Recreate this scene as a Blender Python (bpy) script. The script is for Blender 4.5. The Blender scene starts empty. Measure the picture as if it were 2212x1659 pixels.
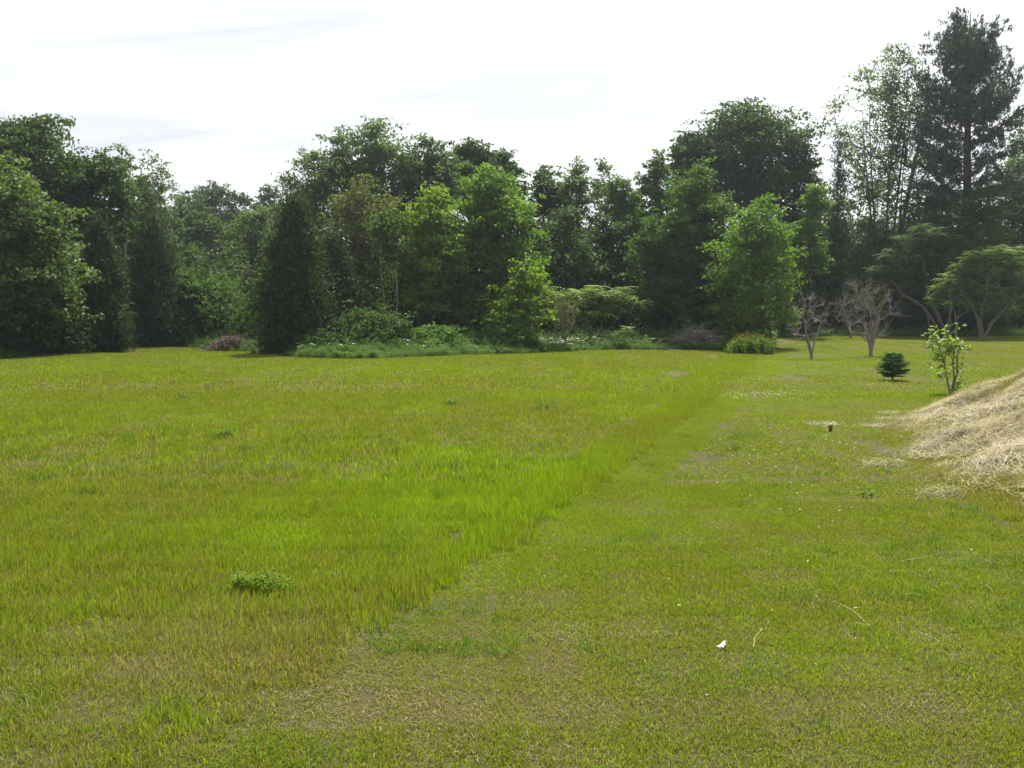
import bpy, math
import numpy as np

# ------------------------------------------------------------------ camera, sky, sun, exposure
SC = bpy.context.scene
COL = SC.collection
F, CX, CY, HZ = 1916.0, 1106.0, 829.5, 684.5        # focal length, centre and horizon in sketch pixels (2212 wide)
EYE = 1.7
TH = math.atan((CY - HZ) / F)

cam_d = bpy.data.cameras.new('camera')
cam_d.sensor_width = 36.0
cam_d.lens = 36.0 * F / 2212.0
cam_d.clip_end = 3000.0
cam = bpy.data.objects.new('camera', cam_d)
cam.location = (0, 0, EYE)
cam.rotation_euler = (math.pi / 2 - TH, 0, 0)
COL.objects.link(cam)
SC.camera = cam

SUN_EL, SUN_AZ = math.radians(61), math.radians(18)   # azimuth from +Y towards +X
world = bpy.data.worlds.new('World')
SC.world = world
world.use_nodes = True
wn, wl = world.node_tree.nodes, world.node_tree.links
wn.clear()
sky = wn.new('ShaderNodeTexSky')
sky.sky_type = 'NISHITA'
sky.sun_disc = False
sky.sun_elevation = SUN_EL
sky.sun_rotation = SUN_AZ
sky.dust_density = 2.5
sky.air_density = 1.0
wtc = wn.new('ShaderNodeTexCoord')
wsep = wn.new('ShaderNodeSeparateXYZ')
wl.new(wtc.outputs['Generated'], wsep.inputs[0])
def wmath(op, a, b):
    n = wn.new('ShaderNodeMath'); n.operation = op
    for i, v in enumerate((a, b)):
        if v is None: continue
        if isinstance(v, (int, float)): n.inputs[i].default_value = v
        else: wl.new(v, n.inputs[i])
    return n.outputs[0]
zc = wmath('ADD', wmath('MAXIMUM', wsep.outputs[2], 0.0), 0.12)
cmb = wn.new('ShaderNodeCombineXYZ')
wl.new(wmath('DIVIDE', wsep.outputs[0], zc), cmb.inputs[0])
wl.new(wmath('DIVIDE', wsep.outputs[1], zc), cmb.inputs[1])
wmap = wn.new('ShaderNodeMapping')
wmap.inputs['Rotation'].default_value = (0, 0, math.radians(35))
wmap.inputs['Scale'].default_value = (0.55, 1.5, 1)
wl.new(cmb.outputs[0], wmap.inputs[0])
cn = wn.new('ShaderNodeTexNoise')
cn.inputs['Scale'].default_value = 1.6
cn.inputs['Detail'].default_value = 7
cn.inputs['Roughness'].default_value = 0.55
cn.inputs['Distortion'].default_value = 0.7
wl.new(wmap.outputs[0], cn.inputs['Vector'])
cr = wn.new('ShaderNodeValToRGB')
cr.color_ramp.elements[0].position = 0.36
cr.color_ramp.elements[0].color = (0.55, 0.55, 0.55, 1)
cr.color_ramp.elements[1].position = 0.60
cr.color_ramp.elements[1].color = (1, 1, 1, 1)
wl.new(cn.outputs['Fac'], cr.inputs[0])
cmix = wn.new('ShaderNodeMix'); cmix.data_type = 'RGBA'
wl.new(cr.outputs[0], cmix.inputs[0])
wl.new(sky.outputs[0], cmix.inputs[6])
# thin bright cirrus veil over the whole sky, brighter towards the sun (forward scattering)
sd = wn.new('ShaderNodeVectorMath'); sd.operation = 'DOT_PRODUCT'
wl.new(wtc.outputs['Generated'], sd.inputs[0])
sd.inputs[1].default_value = (math.cos(SUN_EL) * math.sin(SUN_AZ), math.cos(SUN_EL) * math.cos(SUN_AZ), math.sin(SUN_EL))
aur = wmath('ADD', wmath('MULTIPLY', wmath('POWER', wmath('MAXIMUM', sd.outputs['Value'], 0.0), 4.0), 9.5), 8.9)
vc = wn.new('ShaderNodeCombineXYZ')
wl.new(aur, vc.inputs[0]); wl.new(aur, vc.inputs[1]); wl.new(wmath('MULTIPLY', aur, 1.015), vc.inputs[2])
wl.new(vc.outputs[0], cmix.inputs[7])
bg = wn.new('ShaderNodeBackground')
bg.inputs[1].default_value = 0.05
wl.new(cmix.outputs[2], bg.inputs[0])
wo = wn.new('ShaderNodeOutputWorld')
wl.new(bg.outputs[0], wo.inputs[0])

sun_d = bpy.data.lights.new('sun', 'SUN')
sun_d.energy = 5.0
sun_d.angle = math.radians(0.6)
sun_d.color = (1.0, 0.95, 0.86)
sun = bpy.data.objects.new('sun', sun_d)
sun.rotation_euler = (math.pi / 2 - SUN_EL, 0, math.pi - SUN_AZ)
COL.objects.link(sun)

SC.view_settings.view_transform = 'Standard'
SC.view_settings.look = 'None'
SC.view_settings.gamma = 1.0
SC.view_settings.use_curve_mapping = False
SC.view_settings.exposure = 1.22
SC.cycles.max_bounces = 5
SC.cycles.diffuse_bounces = 2
SC.cycles.transmission_bounces = 3
SC.cycles.glossy_bounces = 2
SC.cycles.volume_bounces = 0
SC.cycles.use_denoising = True

# ------------------------------------------------------------------ helpers
R = np.random.default_rng(7)

def sstep(a, b, x):
    t = np.clip((np.asarray(x, float) - a) / (b - a), 0, 1)
    return t * t * (3 - 2 * t)

def ray(xd, yd):
    a, b = (xd - CX) / F, (CY - yd) / F
    c, s = math.cos(TH), math.sin(TH)
    return np.array([a, c + b * s, -s + b * c])

def at(xd, yd, Y):
    """the point at depth Y in the direction of a sketch pixel"""
    d = ray(xd, yd)
    return np.array([0, 0, EYE]) + d * (Y / d[1])

def zg(x, y):
    """height of the ground"""
    x = np.asarray(x, float); y = np.asarray(y, float)
    rise = 0.40 * sstep(36, 57, y) * sstep(4, 22, x) + 0.10 * sstep(50, 75, y)
    bump = 0.016 * np.sin(x * 0.7 + 0.4 * y) + 0.025 * np.sin(0.37 * y - 0.4 * x + 1.0) + 0.004 * np.sin(1.7 * x - 1.1 * y)
    return rise + bump * sstep(2, 8, y)

TOE_Y = np.array([-5, 4, 7.15, 8.67, 10.0, 12.0, 14.1, 16.0, 18.0, 20.0, 23.0])
TOE_X = np.array([4.0, 4.0, 4.13, 4.35, 4.62, 5.15, 6.0, 7.3, 9.2, 12.0, 18.0])
def toe(y): return np.interp(y, TOE_Y, TOE_X)
def mh(x, y):
    """height of the mound over the ground"""
    s = np.asarray(x, float) - toe(y)
    h = 1.80 * sstep(-0.35, 5.2, s)
    lump = 0.06 * np.sin(1.9 * x + 0.8 * y) + 0.05 * np.sin(2.7 * y - 1.1 * x) + 0.03 * np.sin(4.3 * x + 3.1 * y)
    return (h * (1 - 0.35 * sstep(15.5, 20, y)) + 1.15 * lump * sstep(0.0, 1.2, s)) * (1 - sstep(18.5, 23, y))
def zs(x, y): return zg(x, y) + np.maximum(mh(x, y) - 0.02, 0)

BND_Y = np.array([0, 5.05, 6.32, 9.03, 13.0, 20.3, 28.2, 43.0, 60])
BND_X = np.array([-2.4, -0.6, -0.12, 0.84, 2.27, 4.81, 7.3, 12.0, 17.0])
def bnd(y): return np.interp(y, BND_Y, BND_X)

def mesh_np(name, V, Fc, mat=None, attrs=None, smooth=False):
    V = np.ascontiguousarray(V, dtype=np.float32); Fc = np.ascontiguousarray(Fc, dtype=np.int32)
    m = bpy.data.meshes.new(name)
    n, k = Fc.shape
    m.vertices.add(len(V)); m.vertices.foreach_set('co', V.ravel())
    m.loops.add(n * k); m.loops.foreach_set('vertex_index', Fc.ravel())
    m.polygons.add(n)
    m.polygons.foreach_set('loop_start', np.arange(0, n * k, k, dtype=np.int32))
    m.polygons.foreach_set('loop_total', np.full(n, k, dtype=np.int32))
    if smooth: m.polygons.foreach_set('use_smooth', np.ones(n, dtype=bool))
    for a, (dom, arr) in (attrs or {}).items():
        at_ = m.attributes.new(a, 'FLOAT', dom)
        at_.data.foreach_set('value', np.ascontiguousarray(arr, dtype=np.float32).ravel())
    if mat: m.materials.append(mat)
    m.update(calc_edges=True)
    return m

def obj(name, mesh, parent=None, loc=None):
    o = bpy.data.objects.new(name, mesh)
    if name in ('limbs', 'twigs', 'stalks', 'stems', 'leaves', 'seed_heads', 'leaf_tuft', 'crown'): o['kind'] = 'stuff'   # too fine to pick apart
    COL.objects.link(o)
    if parent is not None: o.parent = parent
    if loc is not None: o.location = loc
    return o

def empty(name, loc, label, cat, group=None):
    o = bpy.data.objects.new(name, None)
    o.empty_display_size = 0.3
    COL.objects.link(o)
    o.location = tuple(float(v) for v in loc)
    o['label'] = label; o['category'] = cat
    if group: o['group'] = group
    return o

def norm(v): return v / np.maximum(np.linalg.norm(v, axis=-1, keepdims=True), 1e-9)

# ------------------------------------------------------------------ materials
def newmat(name):
    m = bpy.data.materials.new(name); m.use_nodes = True
    m.node_tree.nodes.clear()
    return m, m.node_tree.nodes, m.node_tree.links

def attr(N, name, typ='GEOMETRY'):
    a = N.new('ShaderNodeAttribute'); a.attribute_name = name; a.attribute_type = typ
    return a.outputs['Fac']

def mixc(N, L, f, a, b, bt='MIX'):
    n = N.new('ShaderNodeMix'); n.data_type = 'RGBA'; n.blend_type = bt
    for i, v in ((0, f), (6, a), (7, b)):
        if isinstance(v, (int, float)): n.inputs[i].default_value = v
        elif isinstance(v, tuple): n.inputs[i].default_value = (*v, 1) if len(v) == 3 else v
        else: L.new(v, n.inputs[i])
    return n.outputs[2]

def ramp(N, L, src, a, b, c0=0.0, c1=1.0):
    n = N.new('ShaderNodeMapRange'); n.clamp = True
    n.inputs[1].default_value = a; n.inputs[2].default_value = b
    n.inputs[3].default_value = c0; n.inputs[4].default_value = c1
    L.new(src, n.inputs[0])
    return n.outputs[0]

def noise(N, L, vec, scale, detail=3, rough=0.5):
    n = N.new('ShaderNodeTexNoise')
    n.inputs['Scale'].default_value = scale; n.inputs['Detail'].default_value = detail
    n.inputs['Roughness'].default_value = rough
    L.new(vec, n.inputs['Vector'])
    return n.outputs['Fac']

def mth(N, L, op, a, b):
    n = N.new('ShaderNodeMath'); n.operation = op
    for i, v in enumerate((a, b)):
        if isinstance(v, (int, float)): n.inputs[i].default_value = v
        else: L.new(v, n.inputs[i])
    return n.outputs[0]

def leaf_shader(N, L, col, trans_fac, tint, rough=0.55, spec=0.3):
    p = N.new('ShaderNodeBsdfPrincipled')
    p.inputs['Roughness'].default_value = rough
    p.inputs['Specular IOR Level'].default_value = spec
    L.new(col, p.inputs['Base Color'])
    t = N.new('ShaderNodeBsdfTranslucent')
    L.new(mixc(N, L, 1.0, col, tint, 'MULTIPLY'), t.inputs['Color'])
    ms = N.new('ShaderNodeMixShader'); ms.inputs[0].default_value = trans_fac
    L.new(p.outputs[0], ms.inputs[1]); L.new(t.outputs[0], ms.inputs[2])
    o = N.new('ShaderNodeOutputMaterial'); L.new(ms.outputs[0], o.inputs[0])

def leafmat(name, c0, c1, trans=0.4, tint=(1.55, 1.55, 0.6), spec=0.10, rough=0.6, extra=None):
    m, N, L = newmat(name)
    g = N.new('ShaderNodeNewGeometry')
    r = attr(N, 'rnd')
    f = mth(N, L, 'ADD', mth(N, L, 'MULTIPLY', r, 0.65), mth(N, L, 'MULTIPLY', ramp(N, L, noise(N, L, g.outputs['Position'], 0.55, 2), 0.35, 0.65), 0.35))
    col = mixc(N, L, f, c0, c1)
    if extra: col = mixc(N, L, ramp(N, L, r, extra[0], extra[0] + 0.02), col, extra[1])
    leaf_shader(N, L, col, trans, tint, rough, spec)
    return m

LM = {
 'dark':   leafmat('leaf_dark_oak', (0.022, 0.048, 0.014), (0.050, 0.092, 0.024), trans=.45),
 'mid':    leafmat('leaf_mid_green', (0.032, 0.074, 0.018), (0.075, 0.138, 0.030), trans=.45),
 'maple':  leafmat('leaf_maple', (0.038, 0.075, 0.022), (0.085, 0.135, 0.038), spec=0.15, rough=0.55),
 'bright': leafmat('leaf_bright', (0.050, 0.110, 0.018), (0.110, 0.195, 0.034), trans=0.5),
 'yellow': leafmat('leaf_yellow_green', (0.065, 0.128, 0.018), (0.145, 0.225, 0.030), trans=0.5),
 'pale':   leafmat('leaf_pale_grey_green', (0.044, 0.086, 0.034), (0.095, 0.150, 0.056)),
 'olive':  leafmat('leaf_olive_brown', (0.046, 0.062, 0.020), (0.090, 0.110, 0.034)),
 'far':    leafmat('leaf_far_wood', (0.026, 0.052, 0.024), (0.050, 0.086, 0.036)),
 'cedar':  leafmat('foliage_cedar', (0.017, 0.034, 0.013), (0.042, 0.064, 0.024), trans=0.22, spec=0.04),
 'pine':   leafmat('needles_pine', (0.022, 0.040, 0.024), (0.045, 0.070, 0.036), trans=0.15, spec=0.25),
 'brown':  leafmat('foliage_brown_conifer', (0.040, 0.042, 0.026), (0.075, 0.070, 0.042), trans=0.15, spec=0.2),
 'sumac':  leafmat('leaf_sumac', (0.085, 0.160, 0.024), (0.180, 0.270, 0.045), spec=0.22, rough=0.55),
 'sumac_shade': leafmat('leaf_sumac_shaded', (0.036, 0.076, 0.018), (0.075, 0.128, 0.030), spec=0.2, rough=0.55),  # darker copy of the sumac leaf, with shade put into the colour
 'spruce': leafmat('needles_spruce', (0.030, 0.070, 0.022), (0.060, 0.125, 0.036), trans=0.2),
 'weed':   leafmat('leaf_weeds', (0.040, 0.085, 0.024), (0.095, 0.160, 0.045)),
 'weedl':  leafmat('leaf_lush_weed', (0.062, 0.122, 0.012), (0.125, 0.205, 0.020)),
}

def barkmat(name, c0, c1, scale=9):
    m, N, L = newmat(name)
    g = N.new('ShaderNodeTexCoord')
    mp = N.new('ShaderNodeMapping'); mp.inputs['Scale'].default_value = (1, 1, 0.25)
    L.new(g.outputs['Object'], mp.inputs[0])
    n = noise(N, L, mp.outputs[0], scale, 5, 0.65)
    p = N.new('ShaderNodeBsdfPrincipled'); p.inputs['Roughness'].default_value = 0.9
    p.inputs['Specular IOR Level'].default_value = 0.15
    L.new(mixc(N, L, ramp(N, L, n, 0.3, 0.7), c0, c1), p.inputs['Base Color'])
    bp = N.new('ShaderNodeBump'); bp.inputs['Strength'].default_value = 0.6; bp.inputs['Distance'].default_value = 0.02
    L.new(n, bp.inputs['Height']); L.new(bp.outputs[0], p.inputs['Normal'])
    o = N.new('ShaderNodeOutputMaterial'); L.new(p.outputs[0], o.inputs[0])
    return m
BK = {
 'dark': barkmat('bark_dark', (0.026, 0.021, 0.018), (0.075, 0.062, 0.052)),
 'grey': barkmat('bark_grey', (0.12, 0.105, 0.09), (0.25, 0.22, 0.19)),
 'pale': barkmat('bark_pale', (0.22, 0.19, 0.15), (0.42, 0.38, 0.31)),
 'sumac': barkmat('bark_sumac', (0.07, 0.06, 0.052), (0.15, 0.135, 0.115)),
 'dead': barkmat('bark_dead_twigs', (0.105, 0.092, 0.085), (0.235, 0.21, 0.195), 20),
 'twig': barkmat('brush_twigs', (0.075, 0.055, 0.043), (0.20, 0.155, 0.125), 14),
}

# ------------------------------------------------------------------ ground
def ground_mat():
    m, N, L = newmat('ground_thatch')
    g = N.new('ShaderNodeNewGeometry')
    P = g.outputs['Position']
    a = ramp(N, L, noise(N, L, P, 0.55, 4, 0.6), 0.35, 0.68)
    b = ramp(N, L, noise(N, L, P, 14, 5, 0.7), 0.3, 0.7)
    c = ramp(N, L, noise(N, L, P, 90, 3, 0.7), 0.3, 0.7)
    col = mixc(N, L, a, (0.075, 0.088, 0.022), (0.130, 0.110, 0.050))
    col = mixc(N, L, mth(N, L, 'MULTIPLY', b, 0.6), col, (0.15, 0.12, 0.065))
    col = mixc(N, L, mth(N, L, 'MULTIPLY', c, 0.55), col, (0.060, 0.055, 0.022))
    p = N.new('ShaderNodeBsdfPrincipled'); p.inputs['Roughness'].default_value = 0.95
    p.inputs['Specular IOR Level'].default_value = 0.1
    L.new(col, p.inputs['Base Color'])
    bp = N.new('ShaderNodeBump'); bp.inputs['Strength'].default_value = 0.8; bp.inputs['Distance'].default_value = 0.03
    L.new(c, bp.inputs['Height']); L.new(bp.outputs[0], p.inputs['Normal'])
    o = N.new('ShaderNodeOutputMaterial'); L.new(p.outputs[0], o.inputs[0])
    return m
GM = ground_mat()

def grid(xs, ys, zf):
    X, Y = np.meshgrid(xs, ys)
    V = np.stack([X, Y, zf(X, Y)], -1).reshape(-1, 3)
    nx, ny = len(xs), len(ys)
    i = (np.arange(ny - 1)[:, None] * nx + np.arange(nx - 1)[None]).ravel()
    return V, np.stack([i, i + 1, i + nx + 1, i + nx], -1)

xs = np.concatenate([[-900, -400, -180, -100], np.arange(-70, 70.1, 0.7), [100, 180, 400, 900]])
ys = np.concatenate([[-300, -60, -20], np.arange(-6, 110.1, 0.7), [140, 200, 400, 1200]])
V, Q = grid(xs, ys, zg)
g = obj('ground', mesh_np('ground', V, Q, GM, smooth=True)); g['kind'] = 'structure'

def mound_mat():
    m, N, L = newmat('mound_dry_thatch')
    g = N.new('ShaderNodeNewGeometry'); P = g.outputs['Position']
    mp = N.new('ShaderNodeMapping'); mp.inputs['Rotation'].default_value = (0, 0, 0.5); mp.inputs['Scale'].default_value = (1, 4, 2)
    L.new(P, mp.inputs[0])
    a = ramp(N, L, noise(N, L, P, 0.8, 4, 0.6), 0.35, 0.65)
    b = ramp(N, L, noise(N, L, mp.outputs[0], 12, 6, 0.75), 0.3, 0.7)
    col = mixc(N, L, a, (0.085, 0.080, 0.028), (0.15, 0.115, 0.06))
    col = mixc(N, L, mth(N, L, 'MULTIPLY', b, 0.7), col, (0.09, 0.07, 0.035))
    p = N.new('ShaderNodeBsdfPrincipled'); p.inputs['Roughness'].default_value = 0.95
    p.inputs['Specular IOR Level'].default_value = 0.1
    L.new(col, p.inputs['Base Color'])
    bp = N.new('ShaderNodeBump'); bp.inputs['Strength'].default_value = 1.0; bp.inputs['Distance'].default_value = 0.05
    L.new(b, bp.inputs['Height']); L.new(bp.outputs[0], p.inputs['Normal'])
    o = N.new('ShaderNodeOutputMaterial'); L.new(p.outputs[0], o.inputs[0])
    return m
V, Q = grid(np.arange(2.5, 26, 0.15), np.arange(0, 24, 0.15), lambda x, y: zg(x, y) + mh(x, y) - 0.03)
fc = V[Q].mean(1); keep = (fc[:, 0] - toe(fc[:, 1])) > -0.6
Q = Q[keep]
used = np.unique(Q); remap = np.zeros(len(V), int); remap[used] = np.arange(len(used))
mo = obj('mound_terrain', mesh_np('mound_terrain', V[used], remap[Q], mound_mat(), smooth=True)); mo['kind'] = 'structure'

# ------------------------------------------------------------------ grass (instanced patches)
def grass_mat():
    m, N, L = newmat('grass_blades')
    r, s = attr(N, 'rnd'), attr(N, 'rnd2')
    lush, dry = attr(N, 'lush', 'INSTANCER'), attr(N, 'dry', 'INSTANCER')
    g = N.new('ShaderNodeNewGeometry')
    nz = ramp(N, L, noise(N, L, g.outputs['Position'], 1.7, 3), 0.33, 0.67)
    olive = mixc(N, L, r, (0.086, 0.120, 0.012), (0.176, 0.200, 0.020))
    fresh = mixc(N, L, r, (0.116, 0.205, 0.010), (0.240, 0.318, 0.015))
    f = mth(N, L, 'ADD', mth(N, L, 'MULTIPLY', nz, 0.35), lush)
    col = mixc(N, L, mth(N, L, 'MINIMUM', f, 1.0), olive, fresh)
    straw = mixc(N, L, r, (0.135, 0.112, 0.046), (0.28, 0.238, 0.118))
    isdry = mth(N, L, 'LESS_THAN', s, dry)
    col = mixc(N, L, isdry, col, straw)
    leaf_shader(N, L, col, 0.48, (1.25, 1.34, 0.45), 0.6, 0.08)
    return m
GRM = grass_mat()

def blades(n, size, h0, h1, w, lean, seed):
    r = np.random.default_rng(seed)
    # tufted positions
    nt = max(6, n // 14)
    tc = r.uniform(-size / 2, size / 2, (nt, 2))
    p = tc[r.integers(0, nt, n)] + r.normal(0, size * 0.05, (n, 2))
    k = r.random(n) < 0.6
    p[k] = r.uniform(-size / 2, size / 2, (k.sum(), 2))
    h = r.uniform(h0, h1, n) * r.uniform(0.6, 1.15, n)
    az = r.uniform(0, 2 * np.pi, n)
    d = np.stack([np.cos(az), np.sin(az)], -1)
    fa = r.uniform(0, 2 * np.pi, n)
    sd = np.stack([np.cos(fa), np.sin(fa)], -1)
    ln = np.abs(r.normal(0, lean, n))
    ww = w * r.uniform(0.6, 1.3, n)
    b = np.concatenate([p, np.full((n, 1), -0.01)], 1)
    mid = np.concatenate([p + d * (ln * h * 0.35)[:, None], (h * 0.58)[:, None]], 1)
    tip = np.concatenate([p + d * (ln * h)[:, None], (h * np.clip(1.02 - 0.3 * ln ** 2, 0.35, 1))[:, None]], 1)
    S = np.concatenate([sd, np.zeros((n, 1))], 1) * (ww / 2)[:, None]
    V = np.stack([b - S, b + S, mid - S * 0.9, mid + S * 0.9, tip], 1).reshape(-1, 3)
    o = np.arange(n)[:, None] * 5
    T = np.concatenate([o + [0, 1, 3], o + [0, 3, 2], o + [2, 3, 4]], 1).reshape(-1, 3)
    a, c = r.random(n), r.random(n)
    return V, T, np.repeat(a, 3), np.repeat(c, 3)

SRC = bpy.data.collections.new('sources')   # patch meshes read by the scatter modifiers
def source_collection(name, meshes):
    c = bpy.data.collections.new(name)
    for i, m in enumerate(meshes):
        o = bpy.data.objects.new(f'{name}_{i:02d}', m)
        c.objects.link(o)
    return c

def patch_set(name, k, n, size, h0, h1, w, lean, mat, seed):
    out = []
    for i in range(k):
        V, T, a, c = blades(n, size, h0, h1, w, lean, seed + i)
        out.append(mesh_np(f'{name}_{i}', V, T, mat, {'rnd': ('FACE', a), 'rnd2': ('FACE', c)}))
    return source_collection(name, out)

def scatter(name, coll, P, rot, scl, idx, extra, kind='stuff', label=None):
    """one object: points that carry instances of the meshes of a collection"""
    m = bpy.data.meshes.new(name)
    m.vertices.add(len(P)); m.vertices.foreach_set('co', np.ascontiguousarray(P, np.float32).ravel())
    def add(nm, typ, arr, key):
        a = m.attributes.new(nm, typ, 'POINT'); a.data.foreach_set(key, np.ascontiguousarray(arr).ravel())
    add('rot', 'FLOAT_VECTOR', rot.astype(np.float32), 'vector')
    add('scl', 'FLOAT_VECTOR', scl.astype(np.float32), 'vector')
    add('idx', 'INT', idx.astype(np.int32), 'value')
    for k, v in extra.items(): add(k, 'FLOAT', np.asarray(v, np.float32), 'value')
    o = obj(name, m)
    t = bpy.data.node_groups.new(name, 'GeometryNodeTree')
    t.interface.new_socket('Geometry', in_out='INPUT', socket_type='NodeSocketGeometry')
    t.interface.new_socket('Geometry', in_out='OUTPUT', socket_type='NodeSocketGeometry')
    N, L = t.nodes, t.links
    gi, go = N.new('NodeGroupInput'), N.new('NodeGroupOutput')
    ci = N.new('GeometryNodeCollectionInfo'); ci.inputs[0].default_value = coll
    ci.inputs['Separate Children'].default_value = True
    ip = N.new('GeometryNodeInstanceOnPoints'); ip.inputs['Pick Instance'].default_value = True
    def na(nm, typ):
        a = N.new('GeometryNodeInputNamedAttribute'); a.data_type = typ; a.inputs['Name'].default_value = nm
        return a.outputs['Attribute']
    L.new(gi.outputs[0], ip.inputs['Points']); L.new(ci.outputs[0], ip.inputs['Instance'])
    L.new(na('idx', 'INT'), ip.inputs['Instance Index'])
    e2r = N.new('FunctionNodeEulerToRotation')
    L.new(na('rot', 'FLOAT_VECTOR'), e2r.inputs[0]); L.new(e2r.outputs[0], ip.inputs['Rotation'])
    L.new(na('scl', 'FLOAT_VECTOR'), ip.inputs['Scale'])
    L.new(ip.outputs[0], go.inputs[0])
    md = o.modifiers.new('scatter', 'NODES'); md.node_group = t
    o['kind'] = kind
    if label: o['label'] = label
    return o

# forest edge: depth at which the mown field ends, as a function of x/Y direction
ED_X = np.array([-400, 0, 130, 220, 300, 400, 450, 560, 640, 800, 900, 1100, 1300, 1500, 1650, 1668, 1700, 1900, 2212, 2600])
ED_Y = np.array([35, 35, 40, 47, 51, 49.5, 44, 41, 36.5, 36.5, 38, 40.5, 44.5, 44.3, 42, 44, 56, 57, 57, 57])
def edge_depth(x, y): return np.interp(CX + F * x / y, ED_X, ED_Y)

# richer and drier spots seen in the field: (x, y sketch px, half sizes px, strength)
LUSH = [(570, 1160, 80, 45, .5), (830, 1110, 60, 28, .6), (960, 1080, 70, 30, .55), (1130, 1010, 190, 50, .42), (950, 985, 110, 30, .45),
        (1000, 1190, 90, 50, .35), (880, 885, 110, 12, .5), (620, 905, 140, 9, .35), (300, 885, 160, 10, .3), (1160, 860, 140, 8, .45), (1390, 890, 90, 14, .5),
        (560, 945, 120, 12, .3), (1250, 925, 130, 15, .3), (780, 1040, 100, 25, .35), (1080, 1100, 110, 30, .4), (1240, 1150, 60, 25, .3), (1000, 1250, 80, 30, .3),
        (1700, 800, 200, 12, .25), (1750, 860, 250, 20, .15), (2100, 1250, 160, 60, .25), (1850, 1230, 140, 40, .2), (1620, 1060, 110, 30, .2), (1500, 1400, 120, 60, .25), (400, 1600, 90, 40, .35), (40, 1600, 60, 40, .3),
        (1290, 985, 60, 40, .3), (1700, 1480, 160, 80, .2), (2130, 1180, 60, 40, .3), (1430, 820, 300, 15, .25), (900, 800, 600, 14, .22), (200, 800, 200, 14, .25)]
DRY = [(400, 1380, 330, 90, .20), (800, 1560, 240, 70, .40), (1150, 1600, 240, 60, .42), (900, 1420, 260, 50, .12), (1050, 1490, 240, 55, .16), (1800, 1085, 90, 18, .42), (1880, 1095, 60, 14, .35), (1650, 1560, 140, 60, .28), (1950, 1600, 120, 60, .30),
       (300, 1480, 200, 50, .25), (620, 1480, 120, 40, .22), (150, 1050, 260, 60, .12), (500, 1090, 280, 50, .12), (1560, 1460, 40, 30, .1), (1220, 1470, 80, 40, .2), (450, 1230, 300, 60, .12), (1950, 985, 120, 22, .35), (2080, 1500, 150, 60, .15), (1310, 1385, 160, 30, .12)]
def spots(tab, x, y):
    yd = HZ + EYE * F / y; xd = CX + F * x / y
    v = np.zeros_like(x)
    for a, b, sx, sy, k in tab:
        v += k * np.exp(-((xd - a) / sx) ** 2 - ((yd - b) / sy) ** 2)
    return v

def smooth_noise(x, y, s, seed):
    r = np.random.default_rng(seed); v = 0
    for i in range(6):
        a = r.uniform(0, 6.28); f = s * r.uniform(0.6, 1.7); ph = r.uniform(0, 6.28)
        v = v + np.sin(f * (np.cos(a) * x + np.sin(a) * y) + ph)
    return v / 6

def field_points(y0, y1, cell, seed, margin=2.5):
    r = np.random.default_rng(seed)
    xm = 0.585 * y1 + margin
    X, Y = np.meshgrid(np.arange(-xm, xm, cell), np.arange(y0, y1, cell))
    X = (X + r.uniform(-.12, .12, X.shape) * cell).ravel(); Y = (Y + r.uniform(-.12, .12, Y.shape) * cell).ravel()
    k = np.abs(X) < 0.585 * Y + margin
    return X[k], Y[k], r

coll_n = patch_set('lawn_near', 6, 5600, 0.60, 0.012, 0.042, 0.0033, 0.65, GRM, 100)
coll_m = patch_set('lawn_mid', 5, 3300, 1.15, 0.014, 0.045, 0.0068, 0.65, GRM, 200)
coll_f = patch_set('lawn_far', 4, 2500, 2.5, 0.018, 0.050, 0.017, 0.60, GRM, 300)
coll_s = patch_set('lawn_strip', 5, 680, 0.22, 0.012, 0.042, 0.0038, 0.65, GRM, 350)
coll_t = patch_set('lawn_far_strip', 4, 260, 0.60, 0.016, 0.048, 0.012, 0.65, GRM, 370)
tall_n = patch_set('meadow_near', 6, 3600, 0.60, 0.022, 0.105, 0.0033, 0.36, GRM, 400)
tall_m = patch_set('meadow_mid', 5, 2200, 1.15, 0.025, 0.105, 0.0066, 0.36, GRM, 500)
tall_f = patch_set('meadow_far', 4, 2200, 2.5, 0.030, 0.10, 0.016, 0.40, GRM, 600)
tall_s = patch_set('meadow_strip', 5, 330, 0.22, 0.035, 0.115, 0.0036, 0.30, GRM, 650)
tall_t = patch_set('meadow_far_strip', 4, 240, 0.60, 0.04, 0.115, 0.012, 0.34, GRM, 670)

def lush_at(X, Y):
    return np.clip(0.02 + 0.95 * spots(LUSH, X, Y) + 0.24 * smooth_noise(X * 0.7, Y * 1.1, 0.8, 3) + 0.20 * smooth_noise(X * .8, Y, 2.6, 5), 0, 1)
def dry_at(X, Y):
    return np.clip(0.10 + (0.75 + .5 * (1 - sstep(4.5, 8, Y))) * spots(DRY, X, Y) + 0.10 * smooth_noise(X, Y, 0.8, 9) + 0.09 * smooth_noise(X, Y, 4.0, 11) + 0.08 * (1 - sstep(3.0, 7.0, Y)), 0.03, 0.7)

def tilt(x, y, az=0.0, e=.15):
    """rotation that lays a patch, turned by az, on the slope of the ground"""
    gx = (zs(x + e, y) - zs(x - e, y)) / (2 * e); gy = (zs(x, y + e) - zs(x, y - e)) / (2 * e)
    ca, sa = np.cos(az), np.sin(az)
    return np.stack([np.arctan(gy * ca - gx * sa), -np.arctan(gx * ca + gy * sa), az + 0 * x], -1)

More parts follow.
